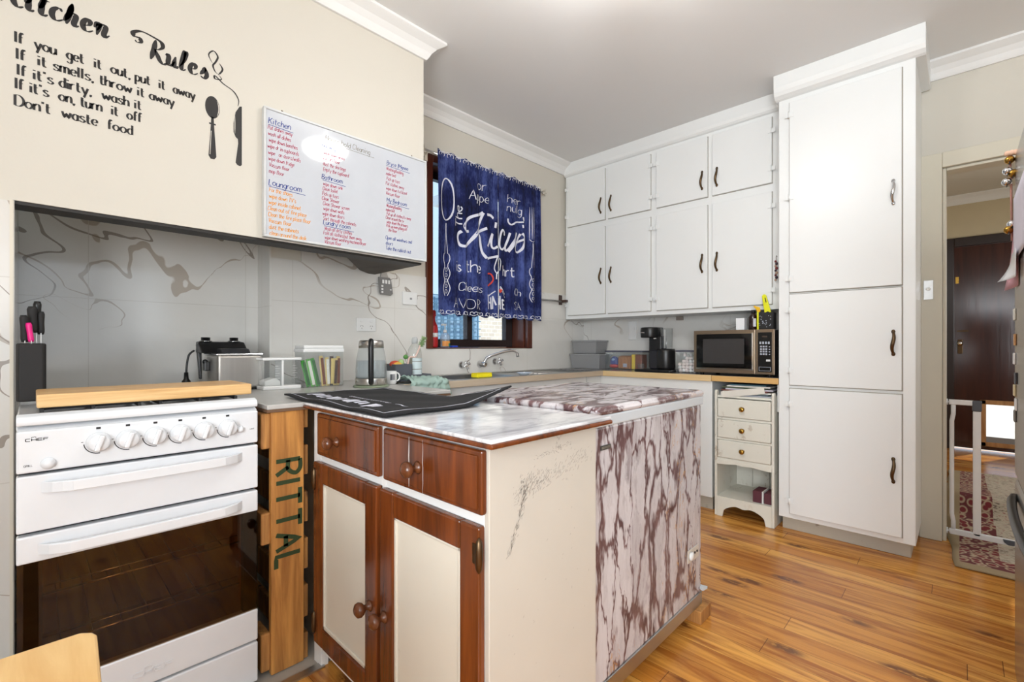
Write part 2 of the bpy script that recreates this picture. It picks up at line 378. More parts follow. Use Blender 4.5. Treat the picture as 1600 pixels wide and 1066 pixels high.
# ------------------------------------------------------------------ pen-stroke lettering
GL = {
'a': (5, 'c5,5 3,6 1,5 0,3 1,1 3,0 5,1|l5,6 5,0'), 'b': (5, 'l0,10 0,0|c0,1 2,0 4,1 5,3 4,5 2,6 0,5'), 'c': (5, 'c5,5 3,6 1,5 0,3 1,1 3,0 5,1'),
'd': (5, 'c5,5 3,6 1,5 0,3 1,1 3,0 5,1|l5,10 5,0'), 'e': (5, 'l0,3 5,3|c5,3 5,5 3,6 1,5 0,3 1,1 3,0 5,1'), 'f': (4, 'c4,9 3,10 2,9 1.5,7 1.5,0|l0,6 4,6'),
'g': (5, 'c5,5 3,6 1,5 0,3 1,1 3,0 5,1|c5,6 5,-2 3,-4 0,-3'), 'h': (5, 'l0,10 0,0|c0,4 2,6 4,6 5,4 5,0'), 'i': (2, 'l1,6 1,0|l1,8 1,9'),
'k': (5, 'l0,10 0,0|l5,6 0,2|l2,4 5,0'), 'l': (2, 'l1,10 1,0'), 'm': (8, 'l0,6 0,0|c0,4 1,6 3,6 4,4 4,0|c4,4 5,6 7,6 8,4 8,0'), 'n': (5, 'l0,6 0,0|c0,4 2,6 4,6 5,4 5,0'),
'o': (6, 'c3,6 1,5 0,3 1,1 3,0 5,1 6,3 5,5 3,6'), 'p': (5, 'l0,6 0,-4|c0,5 2,6 4,5 5,3 4,1 2,0 0,1'), 'r': (4, 'l0,6 0,0|c0,4 2,6 4,6'),
's': (5, 'c5,5 3,6 1,5 1.2,4 3,3 5,2 5,1 3,0 0,1'), 't': (4, 'c1.5,9 1.5,2 2.5,0 4,0.5|l0,6 4,6'), 'u': (5, 'c0,6 0,2 1,0 3,0 5,2|l5,6 5,0'), 'v': (6, 'l0,6 3,0 6,6'),
'w': (8, 'l0,6 2,0 4,5 6,0 8,6'), 'x': (5, 'l0,6 5,0|l5,6 0,0'), 'y': (6, 'l0,6 3,0|l6,6 2,-4'), 'z': (5, 'l0,6 5,6 0,0 5,0'),
'A': (7, 'l0,0 3.5,10 7,0|l1.2,4 5.8,4'), 'B': (6, 'l0,0 0,10|c0,10 4,10 5,8 4,6 0,5|c0,5 4,5 6,3 4,0 0,0'), 'C': (6, 'c6,8 4,10 1,9 0,5 1,1 4,0 6,2'), 'D': (7, 'l0,0 0,10|c0,10 4,10 7,7 7,3 4,0 0,0'),
'E': (5, 'l5,10 0,10 0,0 5,0|l0,5 4,5'), 'F': (5, 'l5,10 0,10 0,0|l0,5 4,5'), 'G': (7, 'c6,8 4,10 1,9 0,5 1,1 4,0 6,2|l6,2 6,5 4,5'), 'H': (6, 'l0,0 0,10|l6,0 6,10|l0,5 6,5'), 'I': (2, 'l1,10 1,0'),
'K': (6, 'l0,10 0,0|l6,10 0,4|l2,6 6,0'), 'L': (5, 'l0,10 0,0 5,0'), 'M': (8, 'l0,0 0,10 4,3 8,10 8,0'), 'O': (8, 'c4,10 1,9 0,5 1,1 4,0 7,1 8,5 7,9 4,10'), 'P': (6, 'l0,0 0,10|c0,10 4,10 6,8 4,5 0,5'),
'R': (6, 'l0,0 0,10|c0,10 4,10 6,8 4,5 0,5|l3,5 6,0'), 'S': (6, 'c6,9 3,10 0,8 2,6 4,4 6,2 3,0 0,1'), 'T': (7, 'l0,10 7,10|l3.5,10 3.5,0'), 'V': (6, 'l0,10 3,0 6,10'), 'W': (9, 'l0,10 2,0 4.5,9 7,0 9,10'),
'.': (2, 'l1,0 1,.6'), ',': (2, 'c1.2,.6 1.2,-.5 .4,-1.6'), "'": (2, 'l1,10 1,8'), '/': (4, 'l0,-1 4,10'), '|': (2, 'l1,11 1,-2'), ' ': (4, '')}

def spline(p, n=5):
    out = []
    for i in range(len(p) - 1):
        a, b, c, d = p[max(i - 1, 0)], p[i], p[i + 1], p[min(i + 2, len(p) - 1)]
        for k in range(n):
            t = k/n
            out.append(tuple(.5*(2*b[j] + (c[j] - a[j])*t + (2*a[j] - 5*b[j] + 4*c[j] - d[j])*t*t + (3*b[j] - a[j] - 3*c[j] + d[j])*t**3) for j in (0, 1)))
    return out + [p[-1]]
def parse(s):
    r = []
    for q in s.split('|'):
        if not q: continue
        pts = [tuple(float(a) for a in x.split(',')) for x in q[1:].split()]
        if q[0] == 'c': r.append(spline(pts))
        else:
            o = []
            for a, b in zip(pts, pts[1:]): o += [tuple(a[j] + (b[j] - a[j])*k/4 for j in (0, 1)) for k in range(4)]
            r.append(o + [pts[-1]])
    return r
def ribbon(mb, pts, w0, w1, put, taper=False):
    # broad-nib stroke: w0 half width along the flat, w1 half width on uprights
    L = []
    n = len(pts)
    for i, p in enumerate(pts):
        a, b = pts[max(i - 1, 0)], pts[min(i + 1, n - 1)]
        dx, dy = b[0] - a[0], b[1] - a[1]; d = math.hypot(dx, dy) or 1
        hw = w0 + (w1 - w0)*abs(dy/d)**1.3
        if taper: hw *= min(1, .25 + 3*min(i, n - 1 - i)/n)
        nx, ny = -dy/d*hw, dx/d*hw
        L.append(put(p[0] + nx, p[1] + ny)); L.append(put(p[0] - nx, p[1] - ny))
    mb.add(L, [(2*i, 2*i + 1, 2*i + 3, 2*i + 2) for i in range(n - 1)])
def write(mb, text, put, size, w0, w1, sx=1.0, slant=0, gap=1.6, jit=0, drop=0):
    # size: height of the letter x; put(u, v) maps pen metres to space
    s = size/6; x = 0
    for ch in text:
        if ch not in GL: ch = ' '
        wd, st = GL[ch]
        jy = rnd.uniform(-jit, jit); jr = rnd.uniform(-jit, jit)*.6
        for pts in parse(st):
            q = [((x + px*sx + slant*py + jr*.4)*s, (py + jy - drop*x)*s) for px, py in pts]
            ribbon(mb, q, w0, w1, put)
        x += (wd + gap)*sx if ch != ' ' else 4.6*sx
    return x*s
def on_y(x0, z0, y): return lambda u, v: (x0 + u, y, z0 + v)

def stencil(mb, text, put, cell, wd):
    # heavy block capitals
    x = 0
    for ch in text:
        a, st = GL[ch]
        for pts in parse(st): ribbon(mb, [((x + px)*cell, py*cell) for px, py in pts], wd, wd, put)
        x += a + 2.4
    return x*cell

# ------------------------------------------------------------------ the room
H = 2.7; WY = 2.53; EX = 3.58; LX = -1.4; RY = -2.0
struct(BX(LX, EX, RY, 1.585, -.06, 0).obj('floor', FLOOR))
struct(BX(LX, EX, 1.585, WY + .3, -.06, 0).obj('floor_hearth', HEARTH))
struct(BX(-.3, .70, 1.565, 1.595, 0, .006).obj('trim_1', ALU))
struct(BX(LX, EX + .1, RY, WY + .3, H, H + .06).obj('ceiling', CEIL))
# window wall with its opening
m = MB(); T = WY + .22
m.box(.849, 1.82, WY, T, 0, H).box(2.82, EX, WY, T, 0, H).box(1.82, 2.82, WY, T, 0, 1.083).box(1.82, 2.82, WY, T, 2.35, H)
m.box(-.3, .849, WY + .18, T, 0, H)
struct(m.obj('wall_window', CREAM))
struct(BX(EX, EX + .1, .075, T, 0, H).box(EX, EX + .1, RY, -.78, 0, H).box(EX, EX + .1, -.78, .075, 2.105, H).obj('wall_end', CREAM))
m = MB().box(LX - .1, LX, RY, T, 0, .75).box(LX - .1, LX, RY, T, 2.15, H).box(LX - .1, LX, RY, -1.40, .75, 2.15).box(LX - .1, LX, -.10, T, .75, 2.15)
struct(m.obj('wall_left', CREAM))
m = MB().box(LX, EX, RY - .1, RY, 0, .9).box(LX, EX, RY - .1, RY, 2.2, H).box(LX, -.6, RY - .1, RY, .9, 2.2).box(1.3, EX, RY - .1, RY, .9, 2.2)
struct(m.obj('wall_rear', CREAM))
for nm, bx in (('window_2', [(-.6, -.54, RY - .06, RY + .02, .9, 2.2), (1.24, 1.3, RY - .06, RY + .02, .9, 2.2), (-.6, 1.3, RY - .06, RY + .02, .9, .96), (-.6, 1.3, RY - .06, RY + .02, 2.14, 2.2), (.32, .38, RY - .06, RY + .02, .9, 2.2)]),
               ('unseen_left_window', [(LX - .06, LX + .02, -1.4, -1.34, .75, 2.15), (LX - .06, LX + .02, -.16, -.10, .75, 2.15), (LX - .06, LX + .02, -1.34, -.16, .75, .81), (LX - .06, LX + .02, -1.34, -.16, 2.09, 2.15), (LX - .06, LX + .02, -.78, -.72, .81, 2.09)])):  # left window is unseen, placed to brighten the end cupboards
    m = MB()
    for b in bx: m.box(*b)
    struct(m.obj(nm, CORN))
# chimney breast over the cooker recess
m = MB().box(LX, 1.44, 2.04, 2.13, 1.538, H).box(1.35, 1.44, 2.13, WY, 1.545, H).box(LX, -.04, 2.04, 2.75, 0, 1.538)
struct(m.obj('wall_breast', CREAM))
struct(BX(-.04, 1.43, 2.045, 2.135, 1.528, 1.538).obj('trim_2', SOOT))
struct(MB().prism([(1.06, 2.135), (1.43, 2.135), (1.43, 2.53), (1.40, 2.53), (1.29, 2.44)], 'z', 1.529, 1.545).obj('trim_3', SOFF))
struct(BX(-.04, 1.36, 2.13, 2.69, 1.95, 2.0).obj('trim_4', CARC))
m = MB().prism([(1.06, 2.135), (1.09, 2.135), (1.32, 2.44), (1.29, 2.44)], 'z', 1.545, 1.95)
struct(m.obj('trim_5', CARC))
# tiled splashbacks
m = MB().box(.849, 1.82, WY - .008, WY, .88, 1.552).box(1.82, 2.84, WY - .008, WY, .88, 1.08).box(2.84, EX, WY - .008, WY, .88, 1.552).box(1.0, 1.36, WY - .008, WY, 1.552, 1.94)
struct(m.obj('wall_splashback', TILEW))
m = MB().box(-.034, .843, 2.696, 2.708, 0, 1.95).box(.841, .849, WY - .008, 2.70, 0, 1.95)
m.box(-.04, -.034, 2.032, 2.70, 0, 1.535)
struct(m.obj('wall_recess_tiles', TILEA))
struct(BX(LX, -.044, 2.030, 2.04, 0, 1.532).obj('wall_pier_tiles', marble_tile('marble_tile_pier', 1.4 + 2.03, 1.305, ox=2.2)))
struct(BX(-.044, -.036, 2.028, 2.04, 0, 1.535).obj('trim_6', CUPD))
struct(BX(EX - .008, EX, .79, WY, .88, 1.35).obj('wall_end_tiles', TILEE))
# plaster cornices
def cornice(name, pts, axis, a, b): struct(MB().prism(pts, axis, a, b).obj(name, CORN))
def cprof(w0, sgn): return [(w0, H), (w0 + sgn*.088, H), (w0 + sgn*.088, H - .012), (w0 + sgn*.072, H - .022), (w0 + sgn*.05, H - .035), (w0 + sgn*.03, H - .058), (w0 + sgn*.02, H - .078), (w0 + sgn*.012, H - .09), (w0, H - .09)]
prof = [(a, z) for a, z in cprof(0, 1)]
vs = [p for d_, z in prof for p in ((LX, 2.04 - d_, z), (1.44 + d_, 2.04 - d_, z), (1.44 + d_, WY, z))]
k = len(prof)
fs = [(3*i + j, 3*i + j + 1, 3*((i + 1) % k) + j + 1, 3*((i + 1) % k) + j) for i in range(k) for j in (0, 1)] + [tuple(3*i for i in range(k)), tuple(3*i + 2 for i in range(k))]
struct(MB().add(vs, fs).obj('trim_7', CORN))
cornice('trim_9', cprof(WY, -1), 'x', 1.44, EX)
cornice('trim_10', cprof(EX, -1), 'y', RY, .16)
cornice('trim_11', cprof(EX, -1), 'y', .80, WY)
# timber window
fr = MB().box(1.80, 1.85, WY - .018, WY + .02, 1.083, 2.37).box(2.79, 2.84, WY - .018, WY + .02, 1.083, 2.37).box(1.85, 2.79, WY - .018, WY + .02, 2.32, 2.37)
fr.box(1.822, 1.835, WY + .02, T, 1.09, 2.335).box(2.775, 2.818, WY + .02, T, 1.09, 2.335).box(1.822, 2.818, WY + .02, T, 2.335, 2.349).box(1.852, 2.788, WY - .012, T, 1.084, 1.09)
win = struct(fr.obj('window_1', WINW, None, .003))
DKF = plain('dark_window_sash', srgb(40, 26, 24), .3)
s = MB().box(1.88, 2.70, 2.675, 2.725, 1.091, 1.15).box(1.88, 2.70, 2.675, 2.725, 2.28, 2.334).box(1.836, 1.88, 2.675, 2.725, 1.091, 2.334).box(2.70, 2.774, 2.675, 2.725, 1.091, 2.334).box(2.285, 2.335, 2.674, 2.726, 1.15, 2.28)
s.obj('sash', DKF, win, .003)
BX(1.86, 2.31, 2.698, 2.702, 1.13, 2.3).box(2.31, 2.72, 2.698, 2.702, 1.13, 2.3).obj('pane', GLASS, win)
# kitchen doorway into the hall
PUTTY = chipped('putty_architrave', srgb(214, 208, 190), srgb(150, 138, 116), .45, .64)
m = MB().box(EX - .022, EX, .075, .172, 0, 2.19).box(EX - .022, EX, -.875, -.78, 0, 2.19).box(EX - .022, EX, -.78, .075, 2.105, 2.19)
m.box(EX + .001, EX + .11, .058, .0745, 0, 2.104).box(EX + .001, EX + .11, -.7795, -.762, 0, 2.104).box(EX + .001, EX + .11, -.762, .058, 2.088, 2.104)
struct(m.obj('trim_12', PUTTY, None, .004))
struct(BX(EX - .006, EX, -.9, .175, 2.19, 2.215).obj('trim_13', CREAM))
# hall
HX = 6.9
struct(BX(EX, HX + .1, -1.4, 1.3, -.06, 0).obj('floor_hall', FLOOR))
struct(BX(EX + .1, HX + .1, -1.4, 1.3, H, H + .06).obj('ceiling_hall', CREAM))
HW = paint('hall_wall_paint', srgb(206, 192, 160), .6)
struct(BX(HX, HX + .1, .13, 1.3, 0, H).box(HX, HX + .1, -1.4, -.93, 0, H).box(HX, HX + .1, -.93, .13, 2.25, H).obj('wall_hall_far', HW))
struct(BX(EX + .1, HX, 1.2, 1.3, 0, H).obj('wall_hall_left', HW))
m = MB().box(EX + .1, HX, -1.5, -1.4, 0, .85).box(EX + .1, HX, -1.5, -1.4, 2.1, H).box(EX + .1, 4.6, -1.5, -1.4, .85, 2.1).box(5.8, HX, -1.5, -1.4, .85, 2.1)  # unseen opening, added to let fill light into the hall
struct(m.obj('wall_hall_right', HW))
cornice('trim_14', cprof(HX, -1), 'y', -1.4, 1.2)
struct(BX(HX - .03, HX + .06, .05, .135, 0, 2.255).box(HX - .03, HX + .06, -.93, -.86, 0, 2.255).box(HX - .03, HX + .06, -.86, .05, 2.16, 2.255).obj('trim_15', plain('black_brown_frame', srgb(40, 24, 18), .3), None, .005))
dm = MB().box(HX, HX + .045, -.86, .05, .50, 2.16).box(HX, HX + .045, -.86, .05, .02, .075).box(HX, HX + .045, -.155, .05, .07, .51).box(HX, HX + .045, -.86, -.47, .07, .51)
door = struct(dm.obj('door_1', DOORW))
FLW = timber('flap_frame_timber', srgb(150, 100, 56), srgb(206, 160, 106), 2, .5, 1, False)
MB().box(HX - .025, HX, -.19, -.145, .06, .54).box(HX - .025, HX, -.50, -.455, .06, .54).box(HX - .025, HX, -.50, -.145, .495, .54).box(HX - .025, HX, -.50, -.145, .06, .105).obj('flap_frame', FLW, door, .004)
BX(HX + .01, HX + .016, -.46, -.185, .15, .50).obj('pet_flap', clear('frosted_flap', (1, 1, 1, 1), .12, .2), door)
BX(HX - .004, HX + .02, -.46, -.185, .105, .16).obj('flap_weather_strip', GREYP, door)
k = MB().box(HX - .008, HX, -.015, .025, 1.02, 1.17)
k.obj('handle_plate', BRONZE, door, .003)
MB().lathe([(.008, 0), (.008, .03), (.022, .035), (.026, .05), (.018, .066), (.003, .07)], (HX, .005, 1.13), (-1, 0, 0)).obj('handle', CHROME, door)
MB().cyl((HX, -.02, 1.26), (HX - .03, -.02, 1.26), .012).box(HX - .02, HX - .012, -.06, .03, 1.253, 1.268).obj('bolt', BRONZE, door)
BX(HX - .008, HX, .015, .04, 1.77, 1.84).obj('hinge_plate', BRASS, door)
# outside the kitchen window and beyond the hall door
struct(BX(-6, 16, -8, 14, -.5, -.07).obj('ground', paint('pale_paving', srgb(226, 220, 208), .9)))
nb = thing('neighbouring_house', 'cream brick neighbouring house seen through the right window pane', 'house', (5.2, 5.4, -.07))
BX(4.56, 10, 5.4, 5.6, -.07, 3.2).obj('brick_wall', brick_mat('cream_brick', srgb(230, 216, 200), srgb(216, 200, 184), srgb(240, 236, 230)), nb)
BX(4.30, 4.56, 5.36, 5.6, -.07, 3.2).obj('white_corner_post', CORN, nb)
BX(4.2, 10.2, 5.2, 5.7, 3.2, 3.35).obj('eaves', CORN, nb)
fe = thing('garden_screen', 'pale blue lattice garden screen outside the left window pane', 'fence', (3, 4.6, -.07))
m = MB()
for i in range(30): m.box(1.2 + i*.1, 1.212 + i*.1, 4.59, 4.60, -.07, 1.7)
for i in range(18): m.box(1.2, 4.15, 4.585, 4.595, .02 + i*.1, .032 + i*.1)
m.obj('lattice', plain('blue_grey_mesh', srgb(84, 128, 158), .6), fe)
BX(1.2, 4.15, 4.62, 4.64, -.07, 1.72).obj('backing_sheet', plain('pale_blue_sheet', srgb(150, 190, 222), .6), fe)

# ------------------------------------------------------------------ tall pantry cupboard
def pull(parent, x, y, z, h=.1, name='handle', mat=None, sgn=-1):
    # bowed bar pull on a face looking along -x
    mt = mat or BRONZE
    m = MB()
    pts = [(x + sgn*(.004 + .022*math.sin(PI*t)), y + .004*math.sin(2*PI*t), z + (t - .5)*h) for t in [i/12 for i in range(13)]]
    m.tube(pts, [.0055 + .003*math.sin(PI*i/12) for i in range(13)], 8)
    for e in (-.5, .5): m.ball((x + sgn*.003, y, z + e*h), .009, 8, (.5, 1, 1.3))
    o = m.obj(name, mt, parent); return o
def hinge_on_x(parent, x, y, z, mat=None):
    m = MB().box(x - .004, x, y - .022, y + .022, z - .014, z + .014).cyl((x - .006, y, z - .018), (x - .006, y, z + .018), .0045, None, 8)
    return m.obj('hinge', mat or CUP, parent)
GAPLINE = plain('gap_shadow_and_grime', srgb(168, 162, 150), .7)  # grey outline behind each door: gap shadow painted in, with some dirt
P = thing('pantry_cupboard', 'tall white built-in pantry cupboard with three doors beside the doorway', 'cupboard', (3.3, .47, 0))
BX(3.11, EX, .163, .784, .085, 2.69).obj('carcass', CUP, P, .004)
BX(3.17, EX - .01, .185, .778, 0, .085).obj('plinth', PLINTH, P, .003)
MB().prism([(EX - .02, 2.70), (3.06, 2.70), (3.06, 2.625), (3.064, 2.60), (3.075, 2.58), (3.095, 2.566), (3.112, 2.56), (EX - .02, 2.56)], 'y', .123, .80).obj('pelmet', CUP, P, .003)
for z0, z1, hz, hg, hm in ((1.415, 2.53, 1.895, (2.455, 1.972, 1.496), CHROME), (.872, 1.402, 1.117, (1.311, .957), BRONZE), (.117, .850, .459, (.76, .19), BRONZE)):
    d = BX(3.092, 3.11, .217, .724, z0, z1).obj('door', CUP, P, .003)
    BX(3.1085, 3.1098, .2125, .7285, z0 - .0045, z1 + .0045).obj('grimy_gap_shadow', GAPLINE, d)
    pull(d, 3.092, .25, hz, .115, mat=hm)
    for z in hg: hinge_on_x(d, 3.092, .724, z)

# wall cupboards over the end bench
U = thing('wall_cupboard', 'white wall cupboard with eight doors in two rows above the end bench', 'cupboard', (3.44, 1.66, 1.335))
BX(3.29, EX - .009, .802, 2.515, 1.335, 2.69).obj('carcass', CUP, U, .003)
MB().prism([(EX - .02, 2.70), (3.262, 2.70), (3.262, 2.625), (3.266, 2.605), (3.276, 2.593), (3.29, 2.588), (EX - .02, 2.588)], 'y', .802, 2.520).obj('pelmet', CUP, U, .002)
for i, (ya, yb) in enumerate(((2.106, 2.487), (1.702, 2.076), (1.272, 1.65), (.865, 1.237))):
    for z0, z1, hz in ((2.142, 2.562, 2.262), (1.368, 2.084, 1.68)):
        d = BX(3.272, 3.29, ya, yb, z0, z1).obj('door', CUP, U, .003)
        BX(3.2885, 3.2898, ya - .0035, yb + .0035, z0 - .0035, z1 + .0035).obj('grimy_gap_shadow', GAPLINE, d)
        inner = ya + .033 if i in (0, 2) else yb - .033; outer = yb if i in (0, 2) else ya
        pull(d, 3.272, inner, hz, .115)
        for z in (z0 + .09, z1 - .09): hinge_on_x(d, 3.272, outer, z)

# ------------------------------------------------------------------ benches
E_ = thing('end_bench', 'grey topped bench with pale timber edge under the wall cupboards', 'bench', (3.35, 1.5, 0))
BX(3.145, EX - .01, .79, WY - .01, .872, .906).obj('benchtop', DKTOP, E_, .002)
BX(3.13, 3.146, 1.19, 2.035, .866, .907).obj('edge_strip', BEECH, E_, .002)
BX(3.133, 3.146, .79, 1.188, .868, .905).obj('edge_strip', BEECHD, E_, .002, label='darker timber edge strip under the microwave')
BX(3.15, EX - .01, 1.19, 2.20, .09, .866).obj('base_cabinet', CUP, E_, .002)
BX(3.19, EX - .01, 1.20, 2.05, 0, .09).obj('kickboard', PLINTH, E_)
BX(3.146, EX - .01, .79, .80, .70, .866).obj('support_cleat', CUP, E_)
S = thing('sink_bench', 'stainless steel sink bench under the window', 'sink', (2.2, 2.3, 0))
m = MB()
X0, X1, Y0 = 1.31, 3.128, 2.03
m.box(X0, X1, Y0, Y0 + .05, .89, .908).box(X0, X1, 2.46, WY - .009, .89, .908).box(X0, 1.72, Y0 + .05, 2.46, .89, .902).box(2.42, X1, Y0 + .05, 2.46, .885, .898).box(2.27, 2.42, Y0 + .05, 2.46, .89, .902)
m.obj('sink_top', STEELX, S, .003)
m = MB()
m.grid(8, 8, lambda u, v: (1.72 + .55*u, 2.08 + .38*v, .902 - .16*min(1, 6*min(u, 1 - u))*min(1, 6*min(v, 1 - v))))
m.obj('basin', STEELX, S, solid=.003)
m = MB()
for i in range(8): m.cyl((2.55, 2.12 + .042*i, .899), (3.08, 2.12 + .042*i, .899), .006, None, 6)
m.obj('drainer_ribs', STEELX, S)
BX(X0, 3.129, Y0 - .006, Y0 + .004, .868, .907).obj('front_fascia', timber('steel_and_ply_fascia', srgb(172, 152, 126), srgb(204, 190, 170), 0, .35, .6, False), S, .002)
BX(1.56, 2.95, Y0 + .03, WY - .02, .09, .868).box(1.32, 1.55, Y0 + .03, WY - .02, .09, .868).box(2.96, 3.148, Y0 + .03, WY - .02, .09, .868).obj('base_cabinet', CUP, S, .003)
BX(1.34, 3.12, Y0 + .07, WY - .02, 0, .09).obj('kickboard', PLINTH, S)
L_ = thing('corner_bench', 'pale grey laminate bench top resting on the upright pallet beside the cooker', 'bench', (.9, 2.1, 0))
BX(.54, 1.305, 1.640, WY - .01, .889, .905).obj('benchtop', GREYTOP, L_, .003)
BX(.54, 1.305, 1.642, WY - .02, .8795, .889).obj('particle_board', plain('particle_board', srgb(112, 84, 62), .7), L_)
BX(.745, .775, 1.70, WY - .02, 0, .879).obj('side_panel', SIDEP, L_); BX(1.28, 1.305, 2.06, WY - .02, 0, .879).obj('side_panel', SIDEP, L_)
# upright pallet at the end of the bench
Q = thing('timber_pallet', 'timber pallet stood on end beside the cooker with green stencilled lettering', 'pallet', (.6, 2.0, 0))
BX(.555, .662, 1.648, 1.672, .003, .879).obj('end_board', PALW, Q, .003)
for z0, z1 in ((.758, .876), (.44, .545), (.02, .145)): BX(.526, .556, 1.655, 1.76, z0, z1).obj('block', PALB, Q, .005)
for z0, z1 in ((.813, .878), (.648, .752), (.481, .587), (.316, .424), (.146, .259), (0, .09)): BX(.662, .682, 1.662, 2.40, z0, z1).obj('slat', PALB, Q, .003)
BX(.535, .662, 2.36, 2.40, 0, .879).obj('back_board', PALW, Q)
m = MB()
stencil(m, 'RITTAL', lambda u, v: (.570 + v, 1.6466, .712 - u), .0078, .0072)
m.obj('stencil_lettering', plain('green_stencil_ink', srgb(46, 62, 30), .8), Q)

# ------------------------------------------------------------------ island cabinet
I = thing('island_cabinet', 'stained timber and cream island cabinet with white marble top', 'cabinet', (.9, 1.15, 0))
BX(.715, 1.095, .752, 1.628, .06, .884).obj('carcass', CUPD, I)
BX(.75, 1.08, .77, 1.60, 0, .06).obj('kickboard', PLINTH, I)
BX(.69, 1.10, .735, .75, .03, .8855).obj('side_panel', SIDEP, I, .002)
ff = MB().box(.69, .716, .7505, .7535, .03, .884).box(.69, .716, 1.155, 1.176, .10, .873).box(.69, .716, 1.575, 1.630, .0, .884).box(.69, .716, .7535, 1.575, .873, .884).box(.6905, .716, .7535, 1.155, .705, .732).box(.6905, .716, 1.176, 1.575, .705, .732).box(.69, .716, .7535, 1.575, .06, .10)
ff.obj('face_frame', CUP, I, .002)
sl = MB().prism([(.655, .692), (1.112, .692), (1.112, 1.636), (.655, 1.636)], 'z', .897, .906)
sl.obj('marble_top', MARB, I, .003)
MB().prism([(.652, .688), (1.114, .688), (1.114, 1.637), (1.07, 1.637), (1.07, .735), (.70, .735), (.70, 1.637), (.652, 1.637)], 'z', .886, .8975).obj('top_moulding', CABW, I, .005)
BX(.701, 1.069, .736, 1.63, .8845, .897).obj('top_board', CABW, I)
def turned_knob(parent, x, y, z):
    return MB().lathe([(.017, 0), (.014, .004), (.008, .009), (.008, .016), (.017, .023), (.021, .031), (.019, .039), (.010, .045), (.002, .047)], (x, y, z), (-1, 0, 0), 20).obj('knob', KNOBW, parent)
for y0, y1, ky in ((1.172, 1.572, 1.415), (.742, 1.147, .975)):
    d = BX(.674, .692, y0, y1, .732, .874).obj('drawer', CABW, I, .006, 3)
    BX(.670, .675, y0 + .012, y1 - .012, .744, .862).obj('drawer_panel', CABW, d, .004)
    turned_knob(d, .670, ky, .797)
WPL = plain('old_white_scratch', srgb(214, 206, 200), .5)
for y0, y1, ky, hy in ((1.178, 1.596, 1.215, 1.59), (.749, 1.160, 1.135, .752)):
    z0, z1, fw = .09, .706, .066
    m = MB().box(.672, .692, y0, y0 + fw, z0, z1).box(.672, .692, y1 - fw, y1, z0, z1).box(.672, .692, y0 + fw, y1 - fw, z1 - fw, z1).box(.672, .692, y0 + fw, y1 - fw, z0, z0 + fw)
    d = m.obj('door', CABW, I, .005, 3)
    BX(.681, .690, y0 + fw - .003, y1 - fw + .003, z0 + fw - .003, z1 - fw + .003).obj('inset_panel', PANEL, d)
    b = MB()
    for a in ((y0 + fw, y0 + fw + .012, z0 + fw, z1 - fw), (y1 - fw - .012, y1 - fw, z0 + fw, z1 - fw)): b.box(.676, .683, *a)
    b.box(.676, .683, y0 + fw, y1 - fw, z0 + fw, z0 + fw + .014).box(.676, .683, y0 + fw, y1 - fw, z1 - fw - .008, z1 - fw)
    b.obj('bead', PANEL, d, .003)
    turned_knob(d, .672, ky, .358)
    for z in (.648, .16):
        MB().lathe([(.002, -.038), (.007, -.03), (.009, -.01), (.009, .01), (.007, .03), (.002, .038)], (.670, hy - .006, z), (0, 0, 1), 10).box(.670, .674, hy - .004, hy + .016, z - .022, z + .022).obj('hinge', BRONZE, d)
# dark scuffs rubbed into the cream end panel
m = MB()
def scuff(path, n, spread, ln, ang):
    for i in range(n):
        t_ = rnd.random()*(len(path) - 1); k = int(t_); f = t_ - k
        x = path[k][0]*(1 - f) + path[k + 1][0]*f + rnd.gauss(0, spread); z = path[k][1]*(1 - f) + path[k + 1][1]*f + rnd.gauss(0, spread)
        L = ln*rnd.uniform(.4, 1.3); a = ang + rnd.uniform(-.5, .5)
        if .70 < x < 1.08 and z < .87: ribbon(m, [(x + L*math.cos(a)*q/3, z + L*math.sin(a)*q/3 + rnd.uniform(-.0006, .0006)) for q in range(4)], .0004, .0007, lambda u, v: (u, .7346, v), True)
scuff([(.745, .62), (.785, .70), (.81, .775)], 130, .004, .011, 1.0)
scuff([(.80, .765), (.88, .775), (1.06, .80)], 240, .014, .010, .8)
scuff([(.775, .74), (.80, .79)], 60, .008, .007, .6)
scuff([(.84, .83), (.98, .845)], 70, .004, .006, .1)
scuff([(.72, .3), (1.05, .6)], 30, .09, .006, .8)
m.obj('scuff_mark', plain('rubbed_grey', srgb(166, 158, 148), .7), I)['kind'] = 'stuff'
# old scratches through the stain
m = MB()
for yy, z0, z1, wd in ((1.012, .742, .868, .0035), (.952, .735, .868, .0018)):
    pts = [(yy + rnd.uniform(-.0012, .0012), z0 + (z1 - z0)*i/10) for i in range(11)]
    ribbon(m, pts, wd*.5, wd*.6, lambda u, v: (.6696, u, v), True)
m.obj('paint_scratch', WPL, I)

# ------------------------------------------------------------------ chest freezer wrapped in vinyl
F = thing('chest_freezer', 'chest freezer wrapped in plum veined marble vinyl behind the island cabinet', 'freezer', (1.5, 1.06, 0))
FX0, FX1, FY0, FY1 = 1.13, 1.902, .762, 1.37
BX(FX0, FX1, FY0, FY1, .10, .862).obj('cabinet_body', VINF, F, .008)
LG = plain('grey_white_trim', srgb(206, 212, 216), .3)
BX(FX0, FX1 + .004, FY0 - .008, FY1, .862, .897).obj('lid_rim', LG, F, .005)
BX(FX0, FX1 + .006, FY0 - .012, FY1 + .004, .894, .922).obj('lid', VINT, F, .014, 4)
BX(FX0, FX1, FY0 - .004, FY1, .052, .102).obj('base_rail', ALU, F, .003)
MB().prism([(FX1 - .02, FY0 - .014), (FX1 + .012, FY0 - .02), (FX1 + .006, FY0 + .02), (FX1 - .01, FY0 + .01)], 'z', .112, .122).obj('peeling_vinyl_corner', LG, F)
